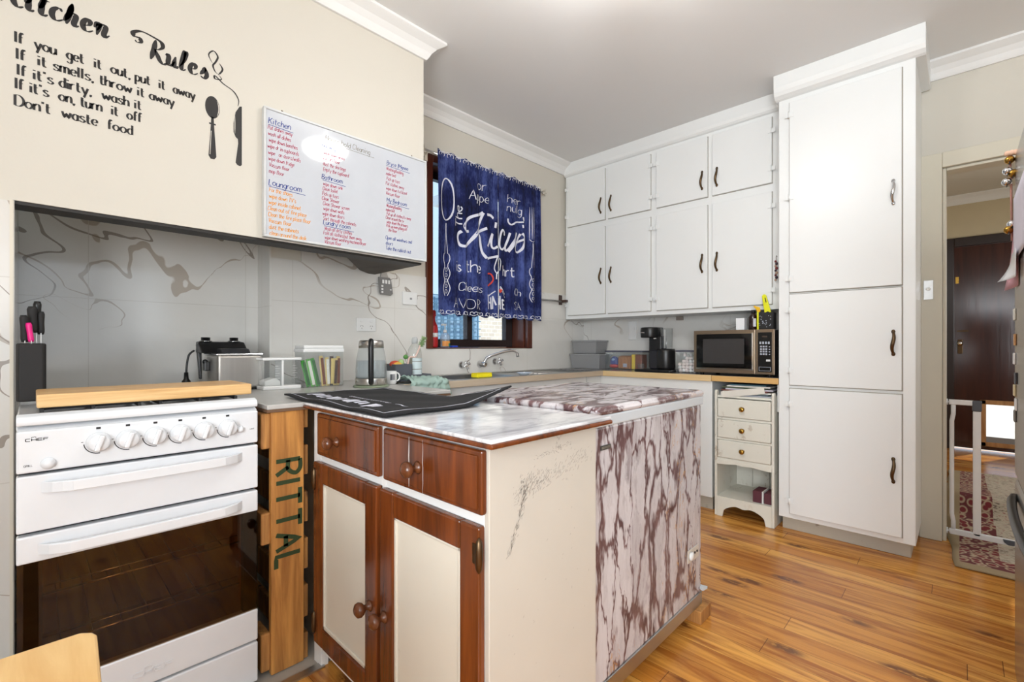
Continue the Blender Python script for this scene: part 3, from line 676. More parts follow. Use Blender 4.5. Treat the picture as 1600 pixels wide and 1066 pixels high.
m = MB().box(1.162, 1.215, FY0 - .003, FY0, .792, .806)
bd = m.obj('maker_badge', plain('dark_badge', srgb(60, 58, 52), .3), F, .001)
m = MB()
for i in range(7): m.box(1.166 + i*.0066, 1.1705 + i*.0066, FY0 - .0036, FY0 - .003, .7955, .8025)
m.obj('badge_lettering', CHROME, bd)
m = MB().box(1.765, 1.868, FY0 - .004, FY0, .255, .305); cp = m.obj('control_panel', plain('panel_beige', srgb(206, 198, 186), .4), F, .002)
MB().lathe([(.017, 0), (.016, .008), (.004, .01)], (1.79, FY0 - .004, .28), (0, -1, 0)).obj('dial', WHITEP, cp)
for x in (1.826, 1.848): MB().cyl((x, FY0 - .004, .283), (x, FY0 - .007, .283), .0045).obj('indicator', BLACK, cp)
BX(1.83, 1.935, .735, .84, 0, .052).obj('wood_block', PALB, None, .003)
tag(bpy.data.objects['wood_block'], 'short timber block propping up the freezer corner on the floorboards', 'block')
o = BX(1.83, 1.935, 1.25, 1.35, 0, .052).obj('wood_block', PALB, None, .003); tag(o, 'timber block under the back corner of the freezer', 'block')
o = BX(1.15, 1.25, 1.25, 1.35, 0, .052).obj('wood_block', PALB, None, .003); tag(o, 'timber block under the freezer against the back of the island cabinet', 'block')
o = BX(1.15, 1.25, .79, .89, 0, .052).obj('wood_block', PALB, None, .003); tag(o, 'timber block under the front of the freezer next to the island cabinet', 'block')

# ------------------------------------------------------------------ gas cooker
C = thing('gas_cooker', 'white freestanding gas cooker with six knobs under the tiled recess', 'cooker', (.24, 1.93, 0))
cx0, cx1, cy = -.025, .509, 1.63
BX(cx0 + .004, cx1 - .004, 1.662, 2.22, .02, .16).box(cx0 + .004, cx1 - .004, 1.662, 2.22, .63, .895).box(cx0 + .004, cx0 + .03, 1.662, 2.22, .16, .63).box(cx1 - .03, cx1 - .004, 1.662, 2.22, .16, .63).box(cx0 + .03, cx1 - .03, 2.15, 2.22, .16, .63).obj('body', BLACK, C)
MB().prism([(1.665, .905), (1.634, .905), (1.632, .915), (1.638, .926), (1.655, .932), (1.69, .930), (1.70, .920), (2.19, .920), (2.20, .935), (2.225, .935), (2.225, .893), (1.634, .893), (1.634, .905)][:-1], 'x', cx0, cx1).obj('hob', ENAMEL, C, .004)
pn = BX(cx0, cx1, cy, 1.665, .790, .893).obj('control_panel', ENAMEL, C, .005)
DKI = plain('dark_print', srgb(30, 30, 32), .5)
for x in (.124, .184, .244, .302, .361, .423):
    kb = MB().lathe([(.0255, 0), (.0255, .004), (.0225, .007), (.0215, .02), (.019, .0235), (.002, .024)], (x, cy, .848), (0, -1, 0), 28).obj('knob', ENAMEL, pn)
    a = rot((x, cy, .848), 18, 'Y'); m = MB(); m.m = a; m.box(x - .0055, x + .0055, cy - .032, cy - .018, .848 - .021, .848 + .021).obj('grip', ENAMEL, kb, .003)
m = MB()
for x in (.124, .184, .244, .302, .361, .423):
    arc = [(x + .029*math.cos(a), .848 + .029*math.sin(a)) for a in [math.radians(185 + 6*i) for i in range(16)]]
    ribbon(m, arc, .0011, .0011, lambda u, v: (u, cy - .0004, v))
    m.box(x - .004, x + .003, cy - .0005, cy - .0001, .888, .8925) if False else m.box(x - .005, x + .004, cy - .0006, cy, .882, .8875)
    m.box(x - .034, x - .030, cy - .0006, cy, .851, .8525)
m.obj('dial_markings', DKI, pn)
def chef(m, x, z, cell, wd, put):
    # squat wide capitals with the cap mark over the H
    for i, g in enumerate(('c8,6 1,6 0,3 1,0 8,0', 'l0,0 0,6|l8,0 8,6|l0,3 8,3', 'l8,6 0,6 0,0 8,0|l0,3 8,3', 'l8,6 0,6 0,0|l0,3 7,3')):
        for pts in parse(g): ribbon(m, [((px*1.0 + i*10.6)*cell, py*cell) for px, py in pts], wd*.75, wd, put)
    for pts in parse('c11,7.5 10.5,9 12,10 14,9.4 15,10.4 17,10 18,9 17.5,7.5'): ribbon(m, [(px*cell, py*cell) for px, py in pts], wd*.6, wd*.6, put)
m = MB(); chef(m, 0, 0, .00098, .0009, lambda u, v: (-.009 + u, cy - .0005, .868 + v)); m.obj('logo_lettering', DKI, pn)
m = MB(); write(m, 'GRILL', lambda u, v: (-.012 + u, cy - .0005, .806 + v), .0028, .0003, .0004); write(m, 'LIGHT', lambda u, v: (.485 + u, cy - .0005, .834 + v), .0022, .0003, .0003)
m.obj('small_lettering', DKI, pn)
for x, z, r in ((.030, .809, .0115), (.457, .838, .008)):
    MB().lathe([(r*1.25, 0), (r*1.25, .003), (r, .004), (r*.9, .012), (.001, .0125)], (x, cy, z), (0, -1, 0), 20).obj('push_button', ENAMEL, pn)
def bar_handle(parent, x0, x1, z, y, h=.026, out=.042):
    m = MB(); n = 24; st = []
    for i in range(n + 1):
        t = i/n; e = min(t, 1 - t); o_ = out*min(1, (e/.12))**.55*(.86 + .14*math.sin(PI*t)); st.append((x0 + (x1 - x0)*t, y - o_))
    vs = []; 
    for (x, yy) in st: vs += [(x, yy, z - h/2), (x, yy, z + h/2), (x, min(y, yy + .014), z + h/2), (x, min(y, yy + .014), z - h/2)]
    fs = [(4*i + k, 4*i + (k + 1) % 4, 4*i + 4 + (k + 1) % 4, 4*i + 4 + k) for i in range(n) for k in range(4)] + [(0, 1, 2, 3), (4*n + 3, 4*n + 2, 4*n + 1, 4*n)]
    m.add(vs, fs); return m.obj('handle', ENAMEL, parent, .002)
gd = BX(cx0, cx1, cy, 1.662, .645, .783).obj('grill_door', ENAMEL, C, .004); bar_handle(gd, .018, .463, .752, cy)
od = BX(cx0, cx1, cy, 1.662, .570, .636).obj('oven_door', ENAMEL, C, .004); BX(cx0, cx1, cy, 1.662, .155, .254).obj('lower_band', ENAMEL, od, .004); bar_handle(od, .012, .463, .600, cy)
BX(cx0 + .001, cx1 - .001, cy + .003, cy + .008, .252, .572).obj('oven_glass', OVENG, od)
BX(cx0 + .002, cx0 + .045, cy + .010, 1.66, .254, .570).box(cx1 - .04, cx1 - .002, cy + .010, 1.66, .254, .570).obj('glass_border', BLACK, od)
m = MB(); chef(m, 0, 0, .0022, .0016, lambda u, v: (.196 + u, cy - .0012, .186 + v)); m.obj('embossed_logo', ENAMEL, od, solid=.0016)
BX(cx0, cx1, cy, 1.662, .022, .148).obj('storage_drawer', ENAMEL, C, .004)
BX(cx0 + .03, cx1 - .03, 1.72, 2.15, .16, .165).box(cx0 + .03, cx1 - .03, 2.145, 2.15, .16, .63).box(cx0 + .03, cx0 + .034, 1.70, 2.15, .16, .63).box(cx1 - .034, cx1 - .03, 1.70, 2.15, .16, .63).obj('oven_lining', plain('brown_oven_enamel', srgb(158, 106, 62), .4), C)
for z in (.46, .325):
    m = MB()
    for i in range(7): m.cyl((cx0 + .08 + i*.062, 1.70, z), (cx0 + .08 + i*.062, 2.13, z), .0016, None, 6)
    m.cyl((cx0 + .036, 1.70, z), (cx1 - .036, 1.70, z), .0035, None, 8).cyl((cx0 + .036, 2.13, z), (cx1 - .036, 2.13, z), .0035, None, 8).cyl((cx0 + .036, 1.72, z + .014), (cx1 - .036, 1.72, z + .014), .0025, None, 8)
    m.obj('oven_rack', CHROME, C)
for x in (.12, .37):
    m = MB()
    for y in (1.76, 1.90, 2.04): m.box(x - .1, x + .1, y - .004, y + .004, .930, .938)
    for dx in (-.1, 0, .1): m.box(x + dx - .004, x + dx + .004, 1.72, 2.08, .926, .936)
    for dx in (-.1, .1):
        for y in (1.73, 2.07): m.box(x + dx - .004, x + dx + .004, y - .004, y + .004, .918, .932)
    m.obj('trivet', MATTB, C)
for x in (cx0 + .05, cx1 - .05):
    for y in (1.70, 2.16): MB().cyl((x, y, 0), (x, y, .022), .018).obj('foot', BLACK, C)
b = MB(); b.box(.010, .516, 1.715, 1.945, .939, .974); o = b.obj('bamboo_board', BAMB, None, .004); tag(o, 'long bamboo chopping board lying across the cooker hob', 'chopping board')
# bamboo topped table in the near corner
t = thing('small_table', 'bamboo topped small table in front of the cooker, one rounded corner showing', 'table', (-.2, .6, 0))
MB().prism([(-.50, .32), (.02, .32), (.034, .326), (.042, .34), (.064, .862), (.060, .874), (.048, .885), (-.50, .885)], 'z', .678, .70).obj('tabletop', timber('bamboo_table_top', srgb(204, 158, 96), srgb(232, 196, 136), 1, .4, 1.1, False), t, .003)
for x in (-.46, -.0):
    for y in (.37, .83): BX(x - .02, x + .02, y - .02, y + .02, 0, .678).obj('leg', BAMB, t, .003)

# ------------------------------------------------------------------ small shabby drawer chest
D = thing('drawer_chest', 'small shabby white chest of three drawers with open shelf under the microwave bench', 'chest of drawers', (3.3, .98, 0))
for y0, y1 in ((.806, .822), (1.142, 1.158)):
    m = MB(); m.prism([(3.105, 0), (3.105, .80), (3.115, .815), (3.135, .815), (3.16, .79), (3.48, .79), (3.48, 0)], 'y', y0, y1).obj('side_panel', SHAB, D, .003)
BX(3.118, 3.48, .822, 1.142, .768, .782).obj('top', SHAB, D)
for z0, z1 in ((.644, .762), (.510, .626), (.381, .494)):
    d = BX(3.103, 3.40, .826, 1.138, z0, z1).obj('drawer', SHAB, D, .004)
    MB().lathe([(.012, 0), (.007, .004), (.007, .010), (.015, .016), (.016, .022), (.010, .028), (.002, .029)], (3.103, .985, (z0 + z1)/2), (-1, 0, 0), 18).obj('knob', BRASS, d)
BX(3.11, 3.48, .822, 1.142, .628, .642).box(3.11, 3.48, .822, 1.142, .496, .508).box(3.11, 3.48, .822, 1.142, .364, .379).obj('rail', SHAB, D)
def scallop(z_top, depth, n=40, feet=None):
    pts = []
    for i in range(n + 1):
        u = i/n; y = .822 + .32*u
        if feet: z = .035 + .05*min(1, max(0, math.sin(PI*min(1, max(0, (u - .12)/.76)))))**.6*(1 - .28*math.exp(-((u - .5)/.1)**2)) if .12 < u < .88 else 0
        else: z = z_top - depth*(.55 + .45*math.cos(u*4*PI)) if 0 else z_top - .012 - depth*abs(math.cos(PI*u))*(1 - .5*math.exp(-((u - .5)/.12)**2)) - depth*.7*math.exp(-((u - .5)/.1)**2)
        pts.append((y, z))
    return pts
MB().prism([(.822, .366)] + scallop(.366, .018) + [(1.142, .366)], 'x', 3.106, 3.118).obj('upper_apron', SHAB, D)
MB().prism([(.822, .112)] + scallop(0, 0, 40, True) + [(1.142, .112)], 'x', 3.106, 3.118).obj('base_apron', SHAB, D)
BX(3.106, 3.48, .822, 1.142, .112, .127).obj('bottom_shelf', SHAB, D)
m = MB()
for i in range(3): m.box(3.465, 3.475, .822 + i*.107, .926 + i*.107, .127, .77)
m.obj('back_board', SHAB, D)
o = BX(3.14, 3.26, .828, .872, .1275, .192).obj('gift_box', plain('burgundy_card', srgb(92, 44, 54), .6), None, .002); tag(o, 'dark red box on the open shelf, against the side panel by the pantry', 'box')
o = BX(3.135, 3.255, .884, .935, .1275, .198).obj('gift_box', bpy.data.materials['burgundy_card'], None, .002); tag(o, 'dark red box on the open shelf, farther from the pantry', 'box')
o = BX(3.132, 3.26, .874, .882, .1275, .2).obj('paper_band', WHITEP, None); tag(o, 'white paper strip standing between two dark red boxes', 'paper')

# ------------------------------------------------------------------ wall lettering
W = thing('wall_decal', 'black vinyl kitchen rules lettering with spoon and knife on the cream chimney breast', 'wall sticker', (.2, 2.0385, 2.0))
WYD = 2.0392
# title in swelling script: each letter a pen path in metres along the wall
def script(mb, paths, ox, oz, s, w0=.0020, w1=.0074, y=WYD):
    for p in paths:
        for pts in parse(p): ribbon(mb, [(a*s, b*s) for a, b in pts], w0, w1, on_y(ox, oz, y), True)
SCR = {
'K': ['c2,10 1.4,5 .6,0', 'c6,10.5 4.4,8 2,5.2', 'c2,5.4 3.6,4 4.2,1 5.4,-.2 6.8,.6', 'c-1.5,7.5 -2,9 0,10.4 2,10'],
'i': ['c0,2.6 .8,4 1.6,5.6', 'c1.6,5.6 1,2.6 .9,.8 1.6,0 2.6,.8', 'l2.1,7.4 2.3,8.2'],
't': ['c.6,2.4 1.6,5 2.6,9', 'c2.4,8.6 1.4,3 1.2,.9 2,0 3.2,.9', 'l.2,6.2 3.8,6.6'],
'c': ['c3.6,4.4 3.2,5.4 2.2,5.3 1,4 .6,2 1.2,.4 2.4,0 4,1.2'],
'h': ['c0,1 1.8,5 2.8,9.6', 'c2.8,9.6 1.8,5 .8,0', 'c1,2 2.4,5.2 3.6,5.2 3.8,4 3.2,1.4 3.6,.1 4.8,1'],
'e': ['c.8,2.2 2.6,3 3,4.6 2.2,5.4 1,4 .6,2 1.2,.4 2.4,0 4,1.2'],
'n': ['c0,3 .8,5 1.6,5.4 1.4,3 .8,0', 'c1,2 2.4,5.2 3.6,5.2 3.8,4 3.2,1.4 3.6,.1 5.2,1.6'],
'R': ['c4.6,10 3.8,5 2.6,0', 'c-3.2,6.4 -2.4,5.6 -1,6.4 -1.6,8 -3.4,8 -3.8,9.6 -1,11.4 3,11 6.6,9.8 7.2,7.6 5.6,5.8 3.8,5.4', 'c4.2,5.4 5.2,3 6.2,.6 7.6,-.4 9,.8'],
'u': ['c0,4.4 .8,5.4 1.2,4 .9,1.6 1.2,.3 2.4,.6 3.6,3', 'c4,5.4 3.4,2.4 3.4,.6 4.2,.1 5,1.2'],
'l': ['c.4,1.6 2.2,5 3,9 2.4,9.4 1.4,5 .9,1.6 1.5,0 2.8,1'],
's': ['c.4,1.2 2,3.6 2.6,5.6', 'c2.6,5.4 3.2,3 3.2,1.2 2,-.2 .6,.6']}
m = MB(); s = .0066
for ch, x in (('K', -.066), ('i', -.012), ('t', .013), ('c', .041), ('h', .072), ('e', .112), ('n', .144)): script(m, SCR[ch], x, 2.122, s*1.12)
m.obj('word', INK, W); m = MB()
for ch, x in (('R', .272), ('u', .334), ('l', .373), ('e', .402), ('s', .435)): script(m, SCR[ch], x, 2.105, s*1.12)
m.obj('word', INK, W)
for txt, x, z, wd in (("If  you  get  it  out, put  it  away", -.034, 2.013, .468), ("If  it smells, throw it away", -.031, 1.964, .402), ("If it's dirty,  wash it", -.029, 1.917, .304), ("If it's  on, turn  it  off", -.033, 1.874, .308), ("Don't  waste  food", -.033, 1.823, .284)):
    tmp = MB(); L0 = write(tmp, txt, on_y(0, 0, 0), .0195, .0008, .0034)
    k_ = wd/L0; xx = x
    for wd_ in txt.split(' '):
        if wd_:
            m = MB(); adv = write(m, wd_, on_y(xx, z, WYD), .0190, .0009, .0031, sx=k_); m.obj('word', INK, W); xx += adv
        xx += 4.6*k_*.0195/6
def outline(mb, pts, y=WYD):
    mb.add([(a, y, b) for a, b in pts], [tuple(range(len(pts)))])
m = MB()
sx, sz = .478, 2.005
outline(m, [(sx + .024*math.cos(a)*(1 + .0*math.sin(a)), sz + .042*math.sin(a)) for a in [2*PI*i/28 for i in range(28)]])
outline(m, [(sx - .004, sz - .036), (sx + .004, sz - .036), (sx + .005, sz - .062), (sx + .013, sz - .185), (sx + .006, sz - .196), (sx - .006, sz - .196), (sx - .013, sz - .185), (sx - .005, sz - .062)])
m.box(sx - .011, sx + .011, WYD - .0002, WYD + .0002, sz - .066, sz - .060)
m.obj('spoon_silhouette', INK, W)
m = MB()
m2 = [(sx + .015 + .006*math.sin(PI*i/10), sz + .030 - .060*i/10) for i in range(11)]
ribbon(m, m2, .0008, .0014, on_y(0, 0, WYD - .0004), True); ribbon(m, [(sx - .004, sz - .09), (sx - .008, sz - .180)], .0006, .001, on_y(0, 0, WYD - .0004))
kx, kz = .566, 1.93
m.obj('spoon_highlight', CREAM, W)
m = MB()
outline(m, [(kx + .012, kz + .115), (kx + .004, kz + .112), (kx - .010, kz + .085), (kx - .017, kz + .04), (kx - .017, kz + .005), (kx - .010, kz - .012), (kx - .002, kz - .018), (kx - .001, kz - .035), (kx - .010, kz - .112), (kx - .004, kz - .12), (kx + .006, kz - .122), (kx + .012, kz - .116)])
m.obj('knife_silhouette', INK, W)
m = MB(); ribbon(m, [(kx - .0125, kz + .07 - .01*i) for i in range(8)], .0006, .0012, on_y(0, 0, WYD - .0004), True); m.obj('knife_highlight', CREAM, W)
m = MB()
for p in ('c0,6 -1.4,9 .4,11.4 2,9.6 1.2,7 .2,5 1,2.8 2.2,2', 'c2.6,7 3.8,5 3,3 2.2,2', 'c2.2,2 3.4,.4 1,-.4 1,1 4,-1.2 8,-3 10,-6 9.8,-9'):
    for pts in parse(p): ribbon(m, [(a*.0088, b*.0088) for a, b in pts], .0014, .0032, on_y(.478, 2.120, WYD), True)
m.obj('steam_swirl', INK, W)

# ------------------------------------------------------------------ whiteboard
B = thing('whiteboard', 'white dry erase board with handwritten cleaning lists on the chimney breast', 'whiteboard', (1.04, 2.03, 1.8))
bx0, bx1, bz0, bz1, by = .650, 1.440, 1.542, 2.068, 2.016
BX(bx0 + .006, bx1 - .006, by, 2.036, bz0 + .006, bz1 - .006).obj('board_panel', plain('gloss_whiteboard', srgb(196, 200, 206), .06), B)
BX(bx0, bx1, by - .005, 2.037, bz1 - .009, bz1).box(bx0, bx1, by - .005, 2.037, bz0, bz0 + .009).box(bx0, bx0 + .009, by - .005, 2.037, bz0 + .009, bz1 - .009).box(bx1 - .009, bx1, by - .005, 2.037, bz0 + .009, bz1 - .009).obj('frame', plain('board_frame', srgb(206, 208, 208), .35), B, .002)
BLUEI, REDI, ORI, OLI = (plain(n, srgb(*c), .6) for n, c in (('blue_marker', (34, 58, 138)), ('red_marker', (176, 50, 84)), ('orange_marker', (232, 150, 30)), ('olive_marker', (112, 104, 82))))
def scrawl(name, mat, lines, x, z, dz, size=.0098, sx=.62, wd=.0009, underline=False):
    m = MB()
    for i, t in enumerate(lines):
        zz = z - i*dz
        L = write(m, t, on_y(x + rnd.uniform(-.004, .004), zz, by - .0006), size, wd*.8, wd, sx=sx, slant=.12, jit=.5)
        if underline: ribbon(m, [(k*L*1.1/5, -.0055 - .0008*k) for k in range(6)], wd*.8, wd, on_y(x, zz, by - .0006))
    return m.obj(name, mat, B)
scrawl('heading_writing', BLUEI, ['Kitchen'], .668, 2.004, 0, .0145, .85, .0014, True)
scrawl('list_writing', REDI, ['Put dishes away', 'wash all dishes', 'wipe down benches', 'wipe dr in cupboards', 'wipe   an doors/walls', 'wipe down fridge', 'Vaccum floor', 'mop floor'], .668, 1.980, .0252)
scrawl('heading_writing', BLUEI, ['Loungroom'], .670, 1.754, 0, .0145, .85, .0014, True)
scrawl('list_writing', ORI, ['Fix the shoes', "wipe down TV's", 'wipe inside cabinet', 'Clean out of fire place', 'Clean the fire place floor', 'Vaccum floor', 'dust the cabinets', 'clean around the desk'], .668, 1.727, .0250, .0105, .66, .00105)
scrawl('heading_writing', OLI, ['House hold Cleaning'], .900, 2.008, 0, .0140, .80, .0010, True)
scrawl('heading_writing', BLUEI, ['Hallway'], .890, 1.975, 0, .0105, .85, .001, True)
scrawl('list_writing', REDI, ['wipe down walls', 'Vaccum floor', 'dust the skirtings', 'Empty the cupboard'], .892, 1.945, .0245)
scrawl('heading_writing', BLUEI, ['Bathroom'], .890, 1.836, 0, .0120, .85, .0013, True)
scrawl('list_writing', REDI, ['wipe down sink', 'Clean toilet', 'Pick up toys', 'Clean Shower', 'Clean Shower screen', 'wipe down walls', 'wipe down doors', 'Sort through the cabinets'], .890, 1.808, .0218)
scrawl('heading_writing', BLUEI, ['Lundry room'], .897, 1.636, 0, .0120, .85, .0013, True)
scrawl('list_writing', REDI, ['Wash all dirty clothes', 'Fold all clothes/put them away', 'wipe down washing machine/dryer', 'Vaccum floor'], .897, 1.612, .0195, .0096, .62)
scrawl('heading_writing', BLUEI, ['Bryce |Manee'], 1.204, 1.988, 0, .0118, .8, .0012, True)
scrawl('list_writing', REDI, ['Washing/bedding', 'make bed', 'Pick up toys', 'Put clothes away', 'wipe down tv/stand', 'Vaccum floor'], 1.204, 1.960, .0240)
scrawl('heading_writing', BLUEI, ['My Bedroom'], 1.208, 1.806, 0, .0118, .8, .0012, True)
scrawl('list_writing', REDI, ['Washing/bedding', 'make bed', 'Put up all clothes/tv away', 'Clean around the tv', 'wipe down the drawers', 'Pick up everything off', '   the floor'], 1.204, 1.780, .0196, .0092, .58)
scrawl('list_writing', BLUEI, ['Open all windows and', 'doors', 'Take the rubbish out'], 1.204, 1.622, .0255, .0105, .68, .0011)
for x in (.725, 1.36):
    o = MB().tube([(x, 2.038, 2.062), (x, 2.033, 2.075), (x, 2.030, 2.080), (x + .004, 2.033, 2.078)], .0022, 6).obj('picture_hook', BRONZE)
    tag(o, 'small hook above the whiteboard, over its ' + ('kitchen list' if x < 1 else 'bedroom lists'), 'hook')

# ------------------------------------------------------------------ curtains
CY = 2.455; CZ0, CZ1 = 1.298, 2.362; CX0, CX1, CXM = 1.842, 2.872, 2.393
def fold(x):
    d = .013*math.sin(x*54 + 1.1*math.sin(x*9)) + .003*math.sin(x*117 + 2) + .005*math.sin(x*31)
    return d*(1 - .75*math.exp(-((x - 2.393)/.10)**2))
def cpt(x, z, off=0):
    f = .25 + .75*min(1, max(0, (CZ1 - z)/.35)); hem = .004*math.sin(x*40 + z*6)
    return (x, CY + fold(x)*f + hem*.4 - off, z)
rd = thing('curtain_rod', 'pale metal curtain rod with scrolled ends above the window', 'curtain rod', (2.3, CY, 2.37))
RYD = CY + .026
MB().cyl((1.76, RYD, 2.366), (2.93, RYD, 2.366), .008, None, 12).obj('rod', CHROME, rd)
for x in (1.745, 2.945):
    m = MB().ball((x, RYD, 2.366), .018, 10)
    for k in range(5): m.ball((x + (.016 if x > 2 else -.002)*math.cos(k*1.25), RYD - .012, 2.366 + .022*math.sin(k*1.25)), .007, 8)
    m.obj('finial', plain('antique_white_metal', srgb(200, 192, 178), .4, .3), rd)
for x in (1.79, 2.90): MB().cyl((x, RYD, 2.366), (x, WY - .002, 2.34), .006, None, 8).box(x - .012, x + .012, WY - .022, WY - .017, 2.31, 2.365).obj('bracket', CUPD, rd)
def cur(x0, x1, lab):
    c = thing('curtain', lab, 'curtain', ((x0 + x1)/2, CY, CZ0), 'printed cafe curtains on the window rod')
    nx = int((x1 - x0)/.0035)
    m = MB(); m.grid(nx, 44, lambda u, v: cpt(x0 + (x1 - x0)*u, CZ0 + .012 + .008*math.sin((x0 + (x1 - x0)*u)*52) + (CZ1 + .022 - CZ0 - .012)*v))
    m.obj('cloth', CLOTH, c, solid=.0016); return c
ca = cur(CX0, CXM - .003, 'blue printed curtain with large white script, hanging at the whiteboard side')
cb = cur(CXM + .003, CX1, 'blue printed curtain with white fork motif, hanging at the wall cupboard side')
def lace(c, x0, x1):
    for nm, zc, h in (('lace_heading', CZ1 + .004, .022), ('lace_hem', CZ0 + .03, .020)):
        m = MB(); n = int((x1 - x0)/.062)
        for i in range(n):
            xx = x0 + (i + .5)*(x1 - x0)/n
            for sg in (1, -1):
                pts = []
                for k in range(22):
                    a = k/21*4.6; r = .019*(1 - k/30)
                    pts.append((xx + sg*(.014 - r*math.cos(a)*.9), zc + h*.9*math.sin(a)*(1 - k/34) - .004))
                ribbon(m, pts, .0016, .0022, lambda u, v: cpt(u, v, .004), True)
            ribbon(m, [(xx - .03 + .006*k, zc + (.016 if zc > 2 else -.012) + .004*math.sin(k)) for k in range(11)], .0014, .0018, lambda u, v: cpt(u, v, .004))
        m.obj(nm, PRINT, c)
lace(ca, CX0, CXM - .003); lace(cb, CXM + .003, CX1)
def cput(x0, z0): return lambda u, v: cpt(x0 + u, z0 + v, .0050)
def cfit(c, txt, x0, z, x1, size, wd, w0=None, slant=0, nm='printed_lettering', mat=None):
    # millimetres from the middle of the curtain; letters stretched to end at x1
    L = write(MB(), txt, lambda u, v: (u, 0, v), size, .001, .001)
    m = MB(); write(m, txt, cput(2.4 + x0/1000, 1.8 + z/1000), size, w0 or wd, wd, sx=(x1 - x0)/1000/L, slant=slant)
    return m.obj(nm, mat or PRINT, c)
def cpath(c, paths, w0, w1, nm='script_lettering', mat=None, straight=False):
    m = MB()
    for p in paths:
        pts = [tuple(float(q)/1000 for q in a.split(',')) for a in p.split()]
        pts = parse('l' + p)[0] if straight else spline(pts, 8)
        if straight: pts = [(a/1000, b/1000) for a, b in pts]
        ribbon(m, pts, w0, w1, cput(2.4, 1.8))
    return m.obj(nm, mat or PRINT, c)
cpath(ca, ['-154,255 -201,228 -271,199 -322,151 -335,119 -318,94 -283,100', '-151,254 -178,198 -219,114 -269,37 -325,-13 -366,-7 -387,33 -380,65 -354,86', '-213,101 -175,122 -139,140 -126,145', '-126,243 -85,248 -55,232', '-209,97 -188,74 -178,21 -162,-30 -128,-70'], .0088, .0112)
cpath(ca, ['-123,-71 -69,-54 -14,-39', '-120,17 -94,58 -64,120', '-64,117 -75,61 -72,26 -51,14 -18,32', '-31,207 -38,166'], .0076, .0094)
cpath(cb, ['61,128 59,156 32,160 9,107 2,42 27,18 65,39', '117,156 96,97 73,45 82,18 114,43 152,106 188,169', '188,169 158,99 128,45 105,11', '234,168 188,96 162,38 200,21 246,55 269,134 246,174', '194,95 264,131'], .0068, .0098)
cpath(cb, ['99,262 103,237 128,220 166,242 207,255 259,262', '255,301 261,271', '251,240 254,217'], .0055, .007)
cpath(cb, ['0,-52 14,-76 5,-133 2,-140'], .003, .0045, 'swash'); cpath(ca, ['-18,-42 -33,-82 -46,-132 -25,-166 -14,-150', '-27,-169 -29,-209'], .003, .0045, 'swash')
cfit(ca, 'is', -402, -190, -352, .044, .0036); cfit(ca, 'the', -311, -184, -168, .050, .0036)
cfit(cb, 'hrt', 40, -176, 154, .046, .0034)
cfit(ca, 'Cheers', -373, -320, -157, .034, .0028, .0014, .12)
cfit(ca, 'AVOR', -440, -440, -168, .040, .0016); cfit(cb, 'SA', 146, -423, 249, .036, .0016)
cfit(cb, 'Ch', 146, -314, 246, .032, .0026, .0014, .12)
cfit(ca, 'or', -220, 407, -124, .044, .0028, .0014, .1); cfit(ca, 'Appe', -283, 325, -102, .040, .0028, .0014, .12)
cfit(cb, 'her', 92, 385, 242, .036, .0026, .0014, .1); cfit(cb, 'nulg', 88, 318, 250, .036, .0026, .0014, .1)
m = MB(); L = write(MB(), 'The', lambda u, v: (u, 0, v), .040, .001, .001)
write(m, 'The', lambda u, v: cpt(2.4 - .352 - v, 1.8 + .110 + u, .005), .040, .0032, .0042, sx=.155/L); m.obj('printed_lettering', PRINT, ca)
cpath(ca, ['-122,-180 -80,-176 -55,-208 -75,-241 -122,-267'], .0055, .0065, 'red_heart_stroke', REDP)
cpath(ca, ['-118,-330 -112,-434', '-118,-385 -76,-385', '-82,-345 -76,-432', '-62,-430 -60,-335', '-60,-335 -30,-400'], .0065, .0065, 'house_lettering', None, True)
cpath(cb, ['4,-330 8,-428', '2,-330 -2,-395', '28,-352 30,-426', '28,-356 62,-362', '30,-392 58,-392', '30,-424 70,-424'], .0065, .0065, 'house_lettering', None, True)
cpath(ca, ['-107,-338 -36,-297'], .004, .004, 'roof_stroke', None, True); cpath(cb, ['2,-262 70,-338', '8,-258 70,-312'], .003, .003, 'roof_stroke', None, True)
cpath(cb, ['2,-284 8,-300 22,-284 2,-288 8,-304'], .007, .008, 'red_heart', REDP)
def cutlery(c, x, z0, z1, kind):
    m = MB(); put = lambda u, v: cpt(u, v, .005)
    zh = z0 + (z1 - z0)*.36
    for sg in (-1, 1):
        ribbon(m, [(x + sg*(.008 + .014*abs(math.sin(k*.55))), z0 + (zh - z0)*k/16) for k in range(17)], .0014, .002, put)
        ribbon(m, [(x + sg*(.006 + .004*math.cos(k*.4)), zh + (z1 - z0)*.26*k/10) for k in range(11)], .001, .0016, put)
        for q in range(5): ribbon(m, [(x + sg*.008*math.cos(a), z0 + .03 + q*.036 + .013*math.sin(a)) for a in [j*.6 for j in range(9)]], .001, .0015, put)
    zt = zh + (z1 - z0)*.26
    if kind == 'fork':
        for k in range(4): ribbon(m, [(x + (k - 1.5)*.014, zt + .03 + (z1 - zt - .03)*j/8) for j in range(9)], .0014, .0022, put, True)
        ribbon(m, [(x - .021 + .042*j/8, zt + .03 - .02*math.sin(PI*j/8)) for j in range(9)], .0016, .002, put)
    else:
        zc = (zt + z1)/2 + .01
        ribbon(m, [(x + .046*math.sin(a), zc + (z1 - zc)*math.cos(a)) for a in [2*PI*j/26 for j in range(27)]], .0032, .0050, put)
    m.obj('printed_' + kind, PRINT, c)
cutlery(ca, 1.918, 1.435, 2.215, 'spoon'); cutlery(cb, 2.762, 1.447, 2.200, 'fork')

